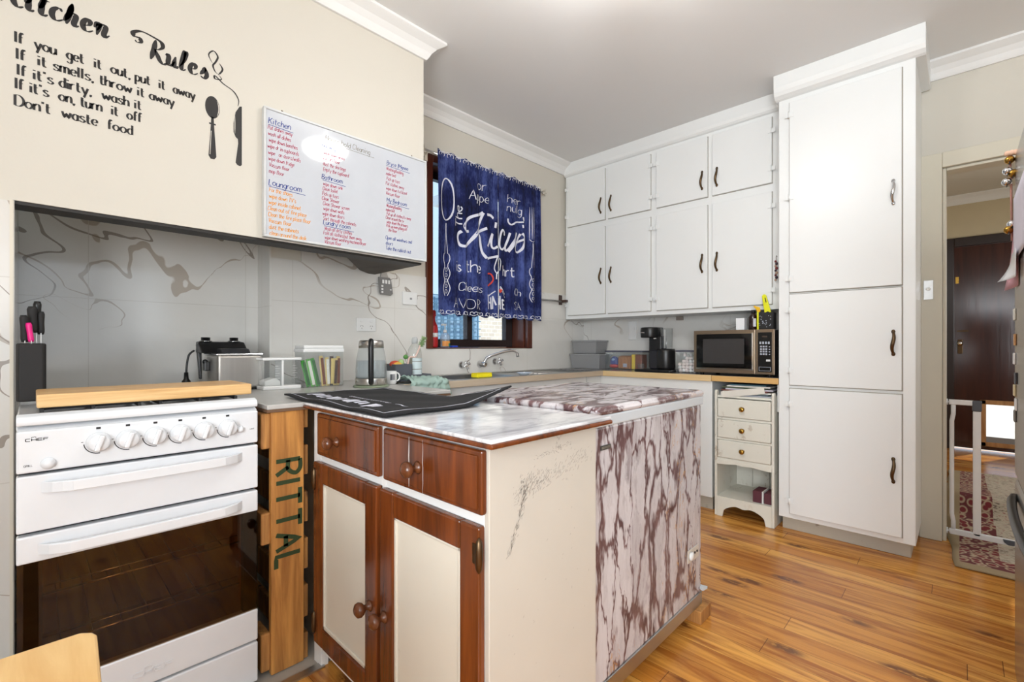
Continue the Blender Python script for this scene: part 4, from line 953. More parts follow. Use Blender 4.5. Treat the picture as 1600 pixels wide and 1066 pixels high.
# ------------------------------------------------------------------ hanging and wall mounted pieces
t = thing('turner', 'grey slotted kitchen turner hanging below the chimney breast corner', 'utensil', (1.48, 2.5, 1.46))
m = MB(); m.prism([(1.442, 1.515), (1.448, 1.425), (1.456, 1.412), (1.528, 1.409), (1.542, 1.42), (1.528, 1.505), (1.52, 1.516)], 'y', 2.502, 2.508)
m.obj('head', plain('dark_grey_nylon', srgb(120, 118, 116), .5), t, .002)
MB().prism([(1.455, 1.512), (1.47, 1.56), (1.492, 1.56), (1.512, 1.512)], 'y', 2.503, 2.509).cyl((1.482, 2.507, 1.553), (1.482, WY - .006, 1.556), .004, None, 8).obj('neck', plain('pale_grey_nylon', srgb(164, 160, 154), .5), t)
m = MB()
for i in range(3): m.box(1.468 + i*.02, 1.48 + i*.02, 2.500, 2.5025, 1.478, 1.5)
for i in range(3): m.box(1.462, 1.474, 2.500, 2.5025, 1.42 + i*.018, 1.431 + i*.018)
m.box(1.52, 1.53, 2.500, 2.5025, 1.44, 1.446).obj('cut_outs', WHITEP, t)
def outlet(lab, cx, cz, wx, wz, plane, double):
    t = thing('power_outlet' if double else 'wall_switch', lab, 'outlet' if double else 'switch', (cx, WY - .01, cz))
    BX(cx - wx/2, cx + wx/2, WY - .018, WY - .008, cz - wz/2, cz + wz/2).obj('face_plate', WHITEP, t, .003)
    m = MB()
    if double:
        for k in (-1, 1):
            BX(cx + k*wx*.25 - .011, cx + k*wx*.25 + .007, WY - .022, WY - .018, cz + .012, cz + .024).obj('rocker', WHITEP, t, .002)
            for dx, a in ((-.007, 25), (.005, -25)):
                m.m = rot((cx + k*wx*.25 + dx, 0, cz - .008), a, 'Y'); m.box(cx + k*wx*.25 + dx - .001, cx + k*wx*.25 + dx + .001, WY - .0186, WY - .017, cz - .013, cz - .004)
            m.m = Matrix.Identity(4); m.box(cx + k*wx*.25 - .002, cx + k*wx*.25, WY - .0186, WY - .017, cz - .026, cz - .018)
        m.obj('pin_slots', BLACK, t)
    else: BX(cx - .004, cx + .012, WY - .022, WY - .018, cz - .008, cz + .004).obj('rocker', GREYP, t, .002)
    return t
outlet('white double power outlet on the tiles above the kettle', 1.372, 1.226, .122, .078, 0, True)
outlet('white single switch plate on the tiles beside the window', 1.672, 1.403, .108, .082, 0, False)
t = thing('power_outlet', 'white outlet on the end wall tiles behind the coffee machine', 'outlet', (EX - .01, 2.01, 1.23))
BX(EX - .02, EX - .008, 1.975, 2.05, 1.155, 1.31).obj('face_plate', WHITEP, t, .003)
BX(EX - .024, EX - .02, 1.99, 2.01, 1.24, 1.26).obj('rocker', WHITEP, t, .001)
t = thing('wall_switch', 'small grey brown junction box under the wall cupboard between coffee machine and microwave', 'switch', (EX - .01, 1.6, 1.33))
BX(EX - .025, EX - .008, 1.57, 1.625, 1.305, 1.334).obj('box_body', plain('brown_box', srgb(150, 138, 128), .5), t, .002)
t = thing('wall_switch', 'metal light switch plate on the wall beside the doorway frame', 'switch', (EX - .025, .14, 1.415))
BX(EX - .027, EX - .022, .112, .153, 1.365, 1.475).obj('face_plate', ALU, t, .001)
MB().cyl((EX - .027, .133, 1.425), (EX - .035, .133, 1.425), .011, .009).obj('push_button', CHROME, t)
t = thing('towel_rail', 'grey towel rail on a dark bracket between curtain and wall cupboard', 'towel rail', (3.1, WY - .05, 1.5))
MB().cyl((2.72, WY - .036, 1.487), (3.235, WY - .036, 1.487), .008, None, 10).obj('rail', plain('rail_grey', srgb(150, 148, 144), .35, .4), t)
for x in (2.73, 3.20): BX(x, x + .03, WY - (.085 if x > 3 else .046), WY - .008, 1.478, 1.50).box(x - .004, x + .034, WY - .02, WY - .008, 1.46, 1.545).obj('bracket', plain('dark_bracket', srgb(70, 50, 42), .4), t, .003)
# taps
def cross_tap(lab, x, z):
    t = thing('wall_tap', lab, 'tap', (x, WY - .01, z))
    MB().lathe([(.026, 0), (.026, .006), (.019, .014), (.014, .03), (.013, .048), (.016, .052), (.012, .062)], (x, WY - .008, z), (0, -1, 0)).obj('tap_body', CHROME, t)
    m = MB(); y = WY - .062
    for a in (.4, .4 + PI/2, .4 + PI, .4 + 1.5*PI): m.tube([(x, y, z), (x + .03*math.cos(a), y - .004, z + .03*math.sin(a))], [.006, .0085], 8)
    m.ball((x, y - .004, z), .010, 10).obj('cross_handle', CHROME, t)
cross_tap('chrome cross handle tap beside the sponge, on the whiteboard side of the spout', 2.10, .968); cross_tap('chrome cross handle tap on the wall cupboard side of the spout', 2.425, .985)
t = thing('wall_spout', 'chrome swivel spout on the wall between two cross handle taps', 'spout', (2.27, WY - .01, .968))
MB().lathe([(.026, 0), (.026, .006), (.018, .016), (.018, .06), (.014, .066)], (2.27, WY - .008, .968), (0, -1, 0)).obj('spout_base', CHROME, t)
pp = [(2.272, 2.475, .962), (2.275, 2.472, .99), (2.285, 2.466, 1.012), (2.32, 2.45, 1.03), (2.40, 2.42, 1.055), (2.47, 2.395, 1.068), (2.50, 2.385, 1.066), (2.518, 2.378, 1.05), (2.522, 2.376, 1.02)]
MB().tube(pp, [.013, .012, .011, .0105, .0105, .0105, .0105, .011, .012], 12).obj('swivel_arm', CHROME, t)

# ------------------------------------------------------------------ things on the cooker end of the bench
KN = thing('knife_block', 'black knife block at the back of the hob against the tiled side', 'knife block', (0, 1.99, .93))
MB().prism([(-.024, 1.94), (.026, 1.94), (.032, 1.955), (.032, 2.035), (.022, 2.05), (-.022, 2.05), (-.030, 2.035), (-.030, 1.955)], 'z', .939, 1.108).obj('block_body', MATTB, KN, .004)
BX(-.022, .024, 1.95, 2.04, 1.106, 1.1085).obj('bristle_insert', plain('black_bristles', srgb(12, 12, 12), .9), KN)
def knife(lab, x, y, h0, h1, r, mat, lean=0):
    t = thing('kitchen_knife', lab, 'knife', (x, y, h0), 'knives in the black block')
    m = MB(); n = 9
    m.tube([(x + lean*k/n, y, h0 + (h1 - h0)*k/n) for k in range(n + 1)], [(.78, .96, .97, .93, .90, .90, .93, .98, 1.0, .72)[k]*r for k in range(n + 1)], 10)
    m.obj('handle', mat, t)
    BX(x - .0008, x + .0008, y - .012, y + .012, 1.0, h0 + .004).obj('blade', STEEL, t)
PINK = col_mat('hot_pink', 224, 30, 130, .4)
knife('black handled knife leaning lowest at the tiled side of the block', -.012, 1.962, 1.112, 1.19, .0092, MATTB, -.003)
knife('pink handled knife at the front of the black block', .001, 1.955, 1.112, 1.168, .0072, PINK, -.006)
knife('broad black handled knife behind the pink one', .004, 1.985, 1.14, 1.218, .0118, MATTB, -.001)
knife('tallest black knife with a steel capped handle at the back of the block', .012, 2.02, 1.15, 1.236, .0095, BLACK, .002)
knife('slim black handled knife raised on its blade, beside the bare tiles', .021, 1.99, 1.135, 1.204, .0085, MATTB, 0)
FR = thing('deep_fryer', 'stainless steel deep fryer with black control head and two dials', 'deep fryer', (.64, 2.4, .906))
x0, x1, y0, y1 = .553, .732, 2.285, 2.505
BX(x0, x1, y0, y1, .912, 1.062).obj('steel_tank', STEEL, FR, .012, 3)
BX(x0 - .003, x1 + .003, y0 - .003, y1 + .003, 1.06, 1.067).obj('tank_rim', CHROME, FR, .003)
BX(x0 + .004, x1 - .004, y0 + .004, y1 - .004, .9055, .913).obj('base', BLACK, FR)
MB().prism([(2.40, 1.068), (2.43, 1.09), (2.47, 1.118), (2.515, 1.122), (2.518, 1.068)], 'x', x0 - .03, x1 - .02).obj('control_head', BLACK, FR, .006)
MB().prism([(2.32, 1.067), (2.35, 1.088), (2.42, 1.09), (2.42, 1.067)], 'x', x0 + .03, x1 - .035).obj('lid', plain('dark_lid', srgb(52, 52, 54), .3), FR, .006)
MB().prism([(x0 - .034, 1.11), (x0 - .016, 1.10), (x0 - .014, .95), (x0 - .022, .95)], 'y', 2.47, 2.50).obj('cable_holder', BLACK, FR, .004)
for x in (.557, .672):
    kb = MB().lathe([(.024, 0), (.024, .004), (.018, .005), (.018, .019), (.001, .0195)], (x, 2.492, 1.121), (0, 0, 1)).obj('dial', BLACK, FR)
    MB().lathe([(.0255, 0), (.0255, .003), (.022, .0045)], (x, 2.492, 1.121)).obj('dial_ring', CHROME, kb)
m = MB(); m.ball((x0 - .014, 2.42, 1.03), .012, 10).box(x0 - .02, x0, 2.40, 2.44, .99, 1.03).obj('tank_handle', BLACK, FR, .003)
MB().tube(spline([(.52, 1.08), (.505, 1.06), (.497, 1.02), (.494, .97)], 6) and [(a, 2.55, b) for a, b in spline([(.525, 1.08), (.505, 1.06), (.497, 1.02), (.494, .975)], 6)], .0045, 8).obj('power_cord', BLACK, FR)
MB().lathe([(.008, .06), (.010, .03), (.017, .02), (.019, 0)], (.494, 2.55, .92)).obj('plug', BLACK, FR)
CN = thing('twin_canister', 'clear two chamber canister with white lid and base, white powder in one side', 'canister', (.79, 2.24, .905))
x0, x1, y0, y1 = .708, .872, 2.20, 2.29
BX(x0, x1, y0, y1, .905, .922).obj('base', WHITEP, CN, .004)
m = MB().box(x0 + .004, x1 - .004, y0 + .003, y0 + .0045, .922, 1.036).box(x0 + .004, x1 - .004, y1 - .0045, y1 - .003, .922, 1.036).box(x0 + .004, x0 + .0055, y0 + .004, y1 - .004, .922, 1.036).box(x1 - .0055, x1 - .004, y0 + .004, y1 - .004, .922, 1.036)
m.obj('clear_body', CLEARP, CN)
BX((x0 + x1)/2 - .004, (x0 + x1)/2 + .004, y0 + .001, y1 - .004, .922, 1.037).obj('divider', WHITEP, CN)
BX(x0 - .002, x1 + .002, y0 - .002, y1 + .002, 1.036, 1.048).obj('lid', WHITEP, CN, .004)
m = MB(); m.prism([(x0 + .008, .9225), ((x0 + x1)/2 - .006, .9225), ((x0 + x1)/2 - .006, .94), ((x0 + x1)/2 - .02, .952), (x0 + .05, .957), (x0 + .02, .948), (x0 + .008, .943)], 'y', y0 + .008, y1 - .008)
m.obj('white_powder', plain('powder_white', srgb(238, 236, 232), .9), CN, .004)
m = MB()
for k in range(2):
    xx = x0 + .05 + k*.076
    for i in range(6): m.box(xx, xx + (.014 if i % 2 else .02), y0 + .0022, y0 + .003, .955 + i*.011, .9562 + i*.011)
m.obj('measure_marks', WHITEP, CN)
SB = thing('snack_container', 'clear snack container with white lid holding green and yellow sachets', 'container', (.97, 2.24, .905))
x0, x1, y0, y1 = .885, 1.075, 2.20, 2.31
m = MB().box(x0, x1, y0, y0 + .002, .907, 1.085).box(x0, x1, y1 - .002, y1, .907, 1.085).box(x0, x0 + .002, y0 + .002, y1 - .002, .907, 1.085).box(x1 - .002, x1, y0 + .002, y1 - .002, .907, 1.085).box(x0, x1, y0, y1, .9055, .9075)
m.obj('clear_body', CLEARP, SB)
BX(x0 - .005, x1 + .005, y0 - .005, y1 + .005, 1.07, 1.088).box(x0 - .002, x1 + .002, y0 - .002, y1 + .002, 1.088, 1.104).obj('lid', WHITEP, SB, .005)
GRN, BRN, YEL, CHO = col_mat('sachet_green', 60, 160, 44), col_mat('sachet_brown', 120, 60, 30), col_mat('sachet_yellow', 226, 200, 122), col_mat('sachet_chocolate', 70, 40, 28)
def sachet(lab, x, lean, h, mat, stripe, grp, y=2.215):
    t = thing('sachet', lab, 'sachet', (x, y, .908), grp)
    R_ = rot((x, y, .908), lean, 'Y')
    m = MB(); m.m = R_
    m.grid(4, 8, lambda u, v: (x - .0095 + .019*u, y - .005*math.sin(PI*u)*math.sin(PI*v), .908 + h*v)); m.grid(4, 8, lambda u, v: (x - .0095 + .019*u, y + .005*math.sin(PI*u)*math.sin(PI*v), .908 + h*v))
    m.obj('wrapper', mat, t)
    m = MB(); m.m = R_; m.box(x - .004, x + .009, y - .0062, y - .005, .916, .908 + h*.93).obj('printed_panel', stripe, t)
W_ = col_mat('sachet_white', 232, 230, 220)
for i, (x, l, h) in enumerate(((.914, -13, .128), (.934, -12, .134), (.955, -13, .138))):
    sachet('green sachet in the snack container, ' + ('next to the canister', 'middle of three', 'beside the brown panelled sachet')[i], x, l, h, (GRN, col_mat('sachet_lime', 96, 184, 70), GRN)[i], col_mat('dark_green', 26, 98, 34) if i != 1 else W_, 'green sachets', 2.222 - .006*i)
for i, (x, l, h, a, b) in enumerate(((.983, -6, .146, YEL, BRN), (1.005, -3, .138, YEL, W_), (1.022, 1, .142, CHO, YEL), (1.040, 3, .132, YEL, CHO), (1.058, 1, .142, YEL, BRN))):
    sachet(('brown and yellow sachet beside the green ones', 'pale yellow sachet next to the brown panelled one', 'dark chocolate sachet among yellow ones', 'yellow sachet with dark panel next to the end one', 'yellow sachet with brown panel at the kettle end')[i], x, l, h, a, b, 'yellow and brown sachets', 2.214 + .003*i)
K = thing('kettle', 'glass electric kettle with black handle and steel collar on its base', 'kettle', (1.135, 2.03, .905))
kc = (1.138, 2.04, 0)
MB().lathe([(.082, .9055), (.084, .909), (.080, .914), (.02, .915)], kc).obj('power_base', col_mat('green_grey_base', 130, 142, 118), K)
MB().lathe([(.072, .915), (.074, .92), (.074, .944), (.073, .948)], kc, n=32).obj('steel_collar', STEEL, K)
MB().lathe([(.0725, .948), (.0735, .98), (.070, 1.03), (.062, 1.075), (.058, 1.092)], kc, n=32).obj('glass_jug', KGLASS, K)
MB().lathe([(.069, .949), (.070, .98), (.067, 1.022), (.0655, 1.030), (.001, 1.031)], kc, n=32).obj('water', clear('kettle_water', (.78, .83, .86, 1), .05), K)
MB().lathe([(.059, 1.092), (.0585, 1.11), (.056, 1.124), (.05, 1.128), (.001, 1.129)], kc, n=32).obj('steel_lid', STEEL, K)
m = MB(); hv = Vector((-.50, -.866, 0))
hp = [(.055, 1.122), (.075, 1.124), (.092, 1.112), (.098, 1.085), (.097, 1.03), (.094, .98), (.090, .945), (.078, .932), (.07, .93)]
m.tube([(kc[0] + hv.x*r, kc[1] + hv.y*r, z) for r, z in [(a, b) for a, b in spline(hp, 3)]], .0125, 10); m.obj('handle', BLACK, K)
MUG = thing('mug', 'small white patterned mug beside the kettle', 'mug', (1.285, 2.085, .905))
mc = (1.283, 2.10, 0)
MB().lathe([(.022, .9055), (.026, .91), (.028, .93), (.028, .972), (.0265, .972), (.026, .93), (.022, .915), (.001, .914)], mc, n=24).obj('cup', WHITEP, MUG)
MB().tube([(mc[0] + .026 + .016*math.sin(a), mc[1] - .012, .942 + .02*math.cos(a)) for a in [PI*k/10 for k in range(11)]], .004, 8).obj('handle', WHITEP, MUG)
m = MB()
for k in range(4): m.box(mc[0] - .02 + k*.007, mc[0] - .0165 + k*.007, mc[1] - .0292, mc[1] - .0245, .928, .958)
m.obj('pattern_bands', SLATE, MUG)
# sink caddy and contents
CD = thing('sink_caddy', 'slate grey stepped sink caddy beside the sink', 'caddy', (1.45, 2.2, .905))
def tray(m, x0, x1, y0, y1, z0, z1, w_=.004):
    m.box(x0, x1, y0, y1, z0, z0 + w_).box(x0, x1, y0, y0 + w_, z0 + w_, z1).box(x0, x1, y1 - w_, y1, z0 + w_, z1).box(x0, x0 + w_, y0 + w_, y1 - w_, z0 + w_, z1).box(x1 - w_, x1, y0 + w_, y1 - w_, z0 + w_, z1); return m
tray(MB(), 1.345, 1.448, 2.155, 2.27, .909, 1.003).obj('tall_bin', SLATE, CD, .002)
tray(MB(), 1.448, 1.575, 2.155, 2.27, .909, .944).obj('low_tray', SLATE, CD, .002)
o = thing('dish_sponge', 'yellow and red sponge lying in the tall bin of the caddy', 'sponge', (1.375, 2.2, 1.0))
MB().ball((1.378, 2.20, .995), .04, 14, (.85, .6, .55)).obj('foam', col_mat('yellow_foam', 226, 180, 80, .9), o); MB().ball((1.372, 2.207, 1.002), .038, 14, (.85, .6, .52)).obj('scour_layer', col_mat('red_scourer', 206, 84, 60, .9), o)
o = thing('dish_brush', 'dish brush with pink handle and green bristles standing in the caddy', 'brush', (1.43, 2.2, 1.0))
MB().tube([(a, 2.172, b) for a, b in spline([(1.415, .93), (1.432, 1.01), (1.444, 1.04), (1.475, 1.04), (1.490, 1.06), (1.512, 1.105)], 5)], .0045, 8).obj('handle', col_mat('pale_pink_plastic', 222, 190, 178), o)
m = MB(); d = Vector((.028, 0, .05)).normalized(); c0 = Vector((1.512, 2.172, 1.098))
for i in range(110):
    t_ = rnd.random(); a = rnd.random()*2*PI; p = c0 + d*(.058*t_); n_ = Vector((d.z*math.cos(a), math.sin(a), -d.x*math.cos(a)))
    m.cyl(p, p + n_*.018 + d*.004, .0016, .0008, 4)
m.cyl(c0, c0 + d*.06, .006, None, 8).obj('bristles', col_mat('green_bristles', 136, 164, 112, .9), o)
o = thing('scrubber', 'small pale green scrubber poking out of the tall caddy bin', 'scrubber', (1.425, 2.19, 1.0))
MB().ball((1.405, 2.20, 1.010), .018, 12, (1, .8, 1.1)).obj('net_head', col_mat('pale_green_net', 176, 204, 140, .9), o); MB().ball((1.438, 2.205, 1.040), .014, 10, (1, 1, .9)).obj('green_tip', col_mat('leaf_green', 92, 148, 72, .8), o)
SO = thing('soap_bottle', 'clear dish soap bottle with pale label standing in the low caddy tray', 'bottle', (1.53, 2.22, .913))
MB().lathe([(.036, .9135), (.040, .92), (.040, 1.05), (.036, 1.08), (.020, 1.108), (.014, 1.115)], (1.515, 2.232, 0), n=24).obj('bottle_body', clear('bottle_plastic', (.88, .88, .85, 1), .2), SO)
MB().lathe([(.0385, .916), (.0385, 1.03), (.001, 1.031)], (1.515, 2.232, 0), n=20).obj('liquid', col_mat('olive_liquid', 150, 142, 118, .2), SO)
MB().lathe([(.017, 1.115), (.017, 1.142), (.012, 1.150), (.001, 1.151)], (1.515, 2.232, 0), n=16).obj('cap', clear('grey_clear_cap', (.7, .72, .72, 1), .4), SO)
m = MB()
for z0_, z1_, in ((.925, .968), (.972, 1.012), (1.016, 1.032)):
    m.grid(8, 1, lambda u, v: (1.515 + .0412*math.sin(-.9 + 1.9*u), 2.232 - .0412*math.cos(-.9 + 1.9*u), z0_ + (z1_ - z0_)*v))
m.obj('label', col_mat('pale_label', 206, 220, 222), SO)
o = thing('spray_bottle', 'red plastic bottle with white band in the corner of the window sill', 'bottle', (1.90, 2.6, 1.09))
MB().lathe([(.030, 1.0905), (.032, 1.10), (.032, 1.16), (.032, 1.215), (.028, 1.24), (.014, 1.27), (.013, 1.30), (.018, 1.305), (.018, 1.335), (.012, 1.345), (.001, 1.346)], (1.905, 2.585, 0), n=20).obj('bottle_body', col_mat('red_plastic', 176, 24, 30, .35), o)
MB().lathe([(.0326, 1.162), (.0326, 1.19)], (1.905, 2.585, 0), n=20).obj('white_band', WHITEP, o)
o = thing('pump_bottle', 'clear hand soap pump bottle with orange label on the window sill', 'bottle', (2.0, 2.585, 1.09))
MB().lathe([(.030, 1.0905), (.034, 1.10), (.034, 1.165), (.028, 1.182), (.012, 1.195)], (2.005, 2.585, 0), n=20).obj('bottle_body', clear('pump_clear', (.88, .93, .98, 1), .2), o)
MB().lathe([(.013, 1.195), (.013, 1.212), (.004, 1.214), (.004, 1.245)], (2.005, 2.585, 0), n=14).box(1.975, 2.012, 2.578, 2.592, 1.243, 1.255).obj('pump_head', WHITEP, o)
m = MB(); m.grid(10, 1, lambda u, v: (2.005 + .0346*math.sin(-1.2 + 2.6*u), 2.585 - .0346*math.cos(-1.2 + 2.6*u), 1.10 + .035*v)); m.obj('label', col_mat('orange_label', 226, 150, 70), o)
m = MB(); m.grid(6, 1, lambda u, v: (2.005 + .0349*math.sin(.1 + 1.1*u), 2.585 - .0349*math.cos(.1 + 1.1*u), 1.10 + .02*v)); m.obj('label_leaf', col_mat('teal_leaf', 40, 140, 120), o)
o = BX(2.055, 2.105, 2.565, 2.60, 1.0905, 1.103).obj('plastic_tab', col_mat('bright_blue', 30, 70, 200, .4), None, .003); tag(o, 'small flat blue plastic piece on the window sill beside the pump bottle', 'plastic piece')
o = thing('sponge', 'bright yellow sponge on the back edge of the sink', 'sponge', (1.95, 2.13, .908))
BX(1.86, 1.985, 2.085, 2.145, .9085, .932).obj('foam', col_mat('bright_yellow', 238, 222, 20, .9), o, .006, 3)
BX(1.862, 1.983, 2.087, 2.143, .932, .937).obj('scour_pad', col_mat('deep_yellow', 226, 204, 10, .95), o, .002)
o = thing('sink_strainer', 'small white and blue sink strainer on the drainer edge', 'strainer', (2.33, 2.15, .9))
MB().lathe([(.01, .9025), (.03, .905), (.05, .917), (.052, .92), (.048, .919), (.03, .909), (.001, .906)], (2.345, 2.15, 0)).obj('bowl', col_mat('pale_blue_plastic', 206, 218, 232), o)
MB().cyl((2.345, 2.15, .906), (2.345, 2.15, .925), .005).obj('grip', WHITEP, o)
# teal dish cloth over the bench edge
def cloth_pt(u, v):
    x = 1.335 + .25*u + .012*math.sin(v*5 + u*9)
    r = .006*math.sin(u*23 + 3*v) + .005*math.sin(u*47 + v*9) + .004*math.sin(v*31)
    s_ = v*.26
    if s_ < .13: return (x, 2.02 + .13 - s_ - .006, .916 + r*.8 + .018*math.sin(PI*min(1, s_/.13))*(1 - u*.7) + .006)
    return (x, 2.012 - .004 + r*.7 - .004, .918 - (s_ - .13)*.62 + r*.4)
m = MB(); m.grid(40, 30, cloth_pt); o = m.obj('dish_cloth', col_mat('sage_cloth', 160, 184, 174, .95), None, solid=.004); tag(o, 'sage green dish cloth crumpled over the sink bench edge', 'cloth')

# black bar mat over the island and corner bench
def mat_pt(u, v):
    x = .648 + .425*u + .05*(v)*.35 ; y = 1.105 + .735*v
    z = .9105 + .004*abs(math.sin(v*7 + 1))*(1 - u) + .003*math.sin(u*6 + v*8)**2
    k = max(0, (u - .72)/.28)*max(0, (.32 - v)/.32); z += .05*k**1.1
    return (x + .09*k, y + .02*k, z)
BM = thing('bar_mat', 'black rubber backed mat with white lettering across the island and corner bench', 'mat', (.86, 1.47, .906))
m = MB(); m.grid(30, 40, mat_pt); m.obj('mat_cloth', plain('black_mat_pile', srgb(26, 26, 28), .95), BM, solid=.006)
def mput(u, v):
    p = mat_pt(u, v); return (p[0], p[1], p[2] + .0042)
m = MB()
for a, b, c, d in ((.04, .03, .04, .97), (.04, .97, .96, .97), (.96, .97, .96, .03), (.96, .03, .04, .03)):
    ribbon(m, [(a + (c - a)*k/40, b + (d - b)*k/40) for k in range(41)], .003, .003, mput)
m.obj('white_border_line', PRINT, BM)
m = MB(); stx = .20
for k in range(7):
    # worn, unreadable slanted strokes
    for dx in ((0, 3.6) if k % 2 else (0, 2.2, 5.0)):
        ribbon(m, [(.105 + q*.017, .88 - (k*8.6 + dx + q*.32)*.0112 + q*.004) for q in range(1 + (k + int(dx)) % 3, 10 - int(dx) % 2)], .012, .010, mput)
m.obj('white_marking', PRINT, BM); m = MB()
for k in range(26): ribbon(m, [(.33 + .02*(k % 3)/3, .66 - k*.0145), (.355, .655 - k*.0145 - (.006 if k % 4 else 0))], .004, .003, mput)
ribbon(m, [(.34 + .012*math.sin(k), .24 - k*.018) for k in range(7)], .004, .006, mput, True)
m.obj('faded_marking', PRINT, BM)

# ------------------------------------------------------------------ things on the end bench
def tub(lab, x0, x1, y0, y1, z0, z1, name='storage_tub'):
    t = thing(name, lab, 'storage tub', ((x0 + x1)/2, (y0 + y1)/2, z0), 'stacked grey tubs')
    i = .014; w_ = .003
    def ring(z, d): return [(x0 + d, y0 + d, z), (x1 - d, y0 + d, z), (x1 - d, y1 - d, z), (x0 + d, y1 - d, z)]
    m = MB(); vs = ring(z0, i) + ring(z1, 0) + ring(z1, w_) + ring(z0 + w_, i + w_)
    fs = [(0, 3, 2, 1), (12, 13, 14, 15)] + [(a + k, a + (k + 1) % 4, a + 4 + (k + 1) % 4, a + 4 + k) for a in (0, 4, 8) for k in range(4)]
    m.add(vs, fs).obj('tub_body', GREYP, t, .012, 3)
    m = MB().box(x0 - .004, x1 + .004, y0 - .004, y0 + .001, z1 - .014, z1 + .002).box(x0 - .004, x1 + .004, y1 - .001, y1 + .004, z1 - .014, z1 + .002).box(x0 - .004, x0 + .001, y0 + .001, y1 - .001, z1 - .014, z1 + .002).box(x1 - .001, x1 + .004, y0 + .001, y1 - .001, z1 - .014, z1 + .002)
    m.obj('rim', GREYP, t, .002)
tub('lower grey plastic tub, wider, standing in the bench corner', 3.33, 3.52, 2.19, 2.50, .907, 1.032)
tub('upper grey plastic tub, smaller, stacked in the bench corner', 3.35, 3.53, 2.235, 2.495, 1.036, 1.150)
CT = thing('bread_container', 'long clear container with dark lid behind the coffee machine, holding bread', 'container', (3.5, 2.03, .907))
x0, x1, y0, y1 = 3.41, 3.545, 1.84, 2.185
m = MB().box(x0, x0 + .002, y0, y1, .909, 1.05).box(x1 - .002, x1, y0, y1, .909, 1.05).box(x0 + .002, x1 - .002, y0, y0 + .002, .909, 1.05).box(x0 + .002, x1 - .002, y1 - .002, y1, .909, 1.05).box(x0, x1, y0, y1, .9072, .9092)
m.obj('clear_body', CLEARP, CT)
BX(x0 - .004, x1 + .004, y0 - .004, y1 + .004, 1.05, 1.062).obj('lid', col_mat('dark_violet_grey', 84, 84, 98), CT, .003)
o = thing('crisp_packet', 'blue and red packet in the long clear container nearest the grey tubs', 'packet', (3.46, 2.12, .91))
MB().ball((3.462, 2.125, .965), .05, 14, (.6, .85, 1.0)).obj('packet_body', col_mat('packet_blue', 40, 66, 150, .35), o); MB().ball((3.458, 2.125, .932), .046, 12, (.66, 1.0, .45)).obj('red_band', col_mat('packet_red', 200, 40, 44, .35), o); MB().ball((3.452, 2.125, .985), .024, 10, (1, .9, .6)).obj('pale_print', col_mat('packet_print', 150, 180, 220), o)
o = thing('bread_loaf', 'sliced brown bread loaf inside the long clear container', 'bread', (3.47, 2.0, .91))
for i in range(8):
    ya = 1.955 + i*.0145
    pr = [(3.425, .912), (3.525, .912), (3.527, .985), (3.518, 1.012), (3.475, 1.022), (3.432, 1.012), (3.423, .985)]
    MB().prism(pr, 'y', ya, ya + .0125).obj('slice', timber('bread_crust', srgb(150, 88, 44), srgb(190, 130, 78), 0, .8, .5, False) if i == 0 else bpy.data.materials['bread_crust'], o, .004)
BX(3.4205, 3.4225, 1.985, 2.02, .925, .955).obj('bag_label', col_mat('bag_label', 190, 196, 214), o)
o = thing('snack_packet', 'yellow and brown packet in the container beside the coffee machine', 'packet', (3.47, 1.93, .91))
BX(3.425, 3.52, 1.915, 1.945, .9095, 1.032).obj('yellow_side', col_mat('packet_yellow', 238, 204, 40, .4), o, .006); BX(3.425, 3.52, 1.855, 1.912, .9095, 1.03).obj('brown_side', col_mat('packet_brown', 130, 62, 28, .4), o, .006)
# coffee machine
CM = thing('coffee_machine', 'black drip coffee machine with clear tumbler, in front of the bread container', 'coffee machine', (3.3, 1.68, .907))
BX(3.215, 3.40, 1.515, 1.80, .9075, .925).obj('drip_base', BLACK, CM, .006)
BX(3.30, 3.40, 1.62, 1.73, .925, 1.18).obj('column', BLACK, CM, .02, 4)
MB().lathe([(.066, 1.165), (.07, 1.17), (.072, 1.22), (.070, 1.238), (.06, 1.244), (.001, 1.245)], (3.32, 1.725, 0), n=32).box(3.32, 3.40, 1.655, 1.795, 1.166, 1.243).obj('brew_head', BLACK, CM, .004)
m = MB()
for k in range(9):
    a = -2.6 + k*.24; m.ball((3.32 + .058*math.cos(a + .6) - .01, 1.725 + .058*math.sin(a + .6), 1.158), .007, 6)
m.obj('chrome_showerhead', CHROME, CM)
m = MB(); 
m.box(3.2485, 3.2495, 1.735, 1.765, 1.2, 1.206).obj('pale_lettering', CHROME, CM)
MB().lathe([(.066, .925), (.070, .94), (.070, 1.06), (.066, 1.078), (.001, 1.08)], (3.325, 1.60, 0), n=28).obj('blender_base', BLACK, CM)
BX(3.27, 3.36, 1.60, 1.705, .925, 1.07).obj('front_panel', plain('charcoal_panel', srgb(32, 33, 40), .3), CM, .01)
m = MB()
for k in range(3):
    for j in range(2 if k else 1): m.cyl((3.2685, 1.632 - .018*j, 1.035 - .022*k), (3.2705, 1.632 - .018*j, 1.035 - .022*k), .0035, None, 8)
m.obj('button_dots', plain('dim_white_print', srgb(170, 170, 172), .5), CM)
MB().lathe([(.042, 1.08), (.044, 1.085), (.047, 1.235), (.0455, 1.235), (.0425, 1.09), (.001, 1.088)], (3.34, 1.602, 0), n=24).obj('tumbler', CLEARP, CM)
MB().cyl((3.34, 1.615, 1.085), (3.34, 1.615, 1.225), .006).obj('pale_rod', WHITEP, CM)
MB().tube([(3.35, a, b) for a, b in spline([(1.668, 1.225), (1.655, 1.215), (1.648, 1.15), (1.655, 1.095), (1.668, 1.085)], 4)], .007, 8).obj('side_handle', BLACK, CM)
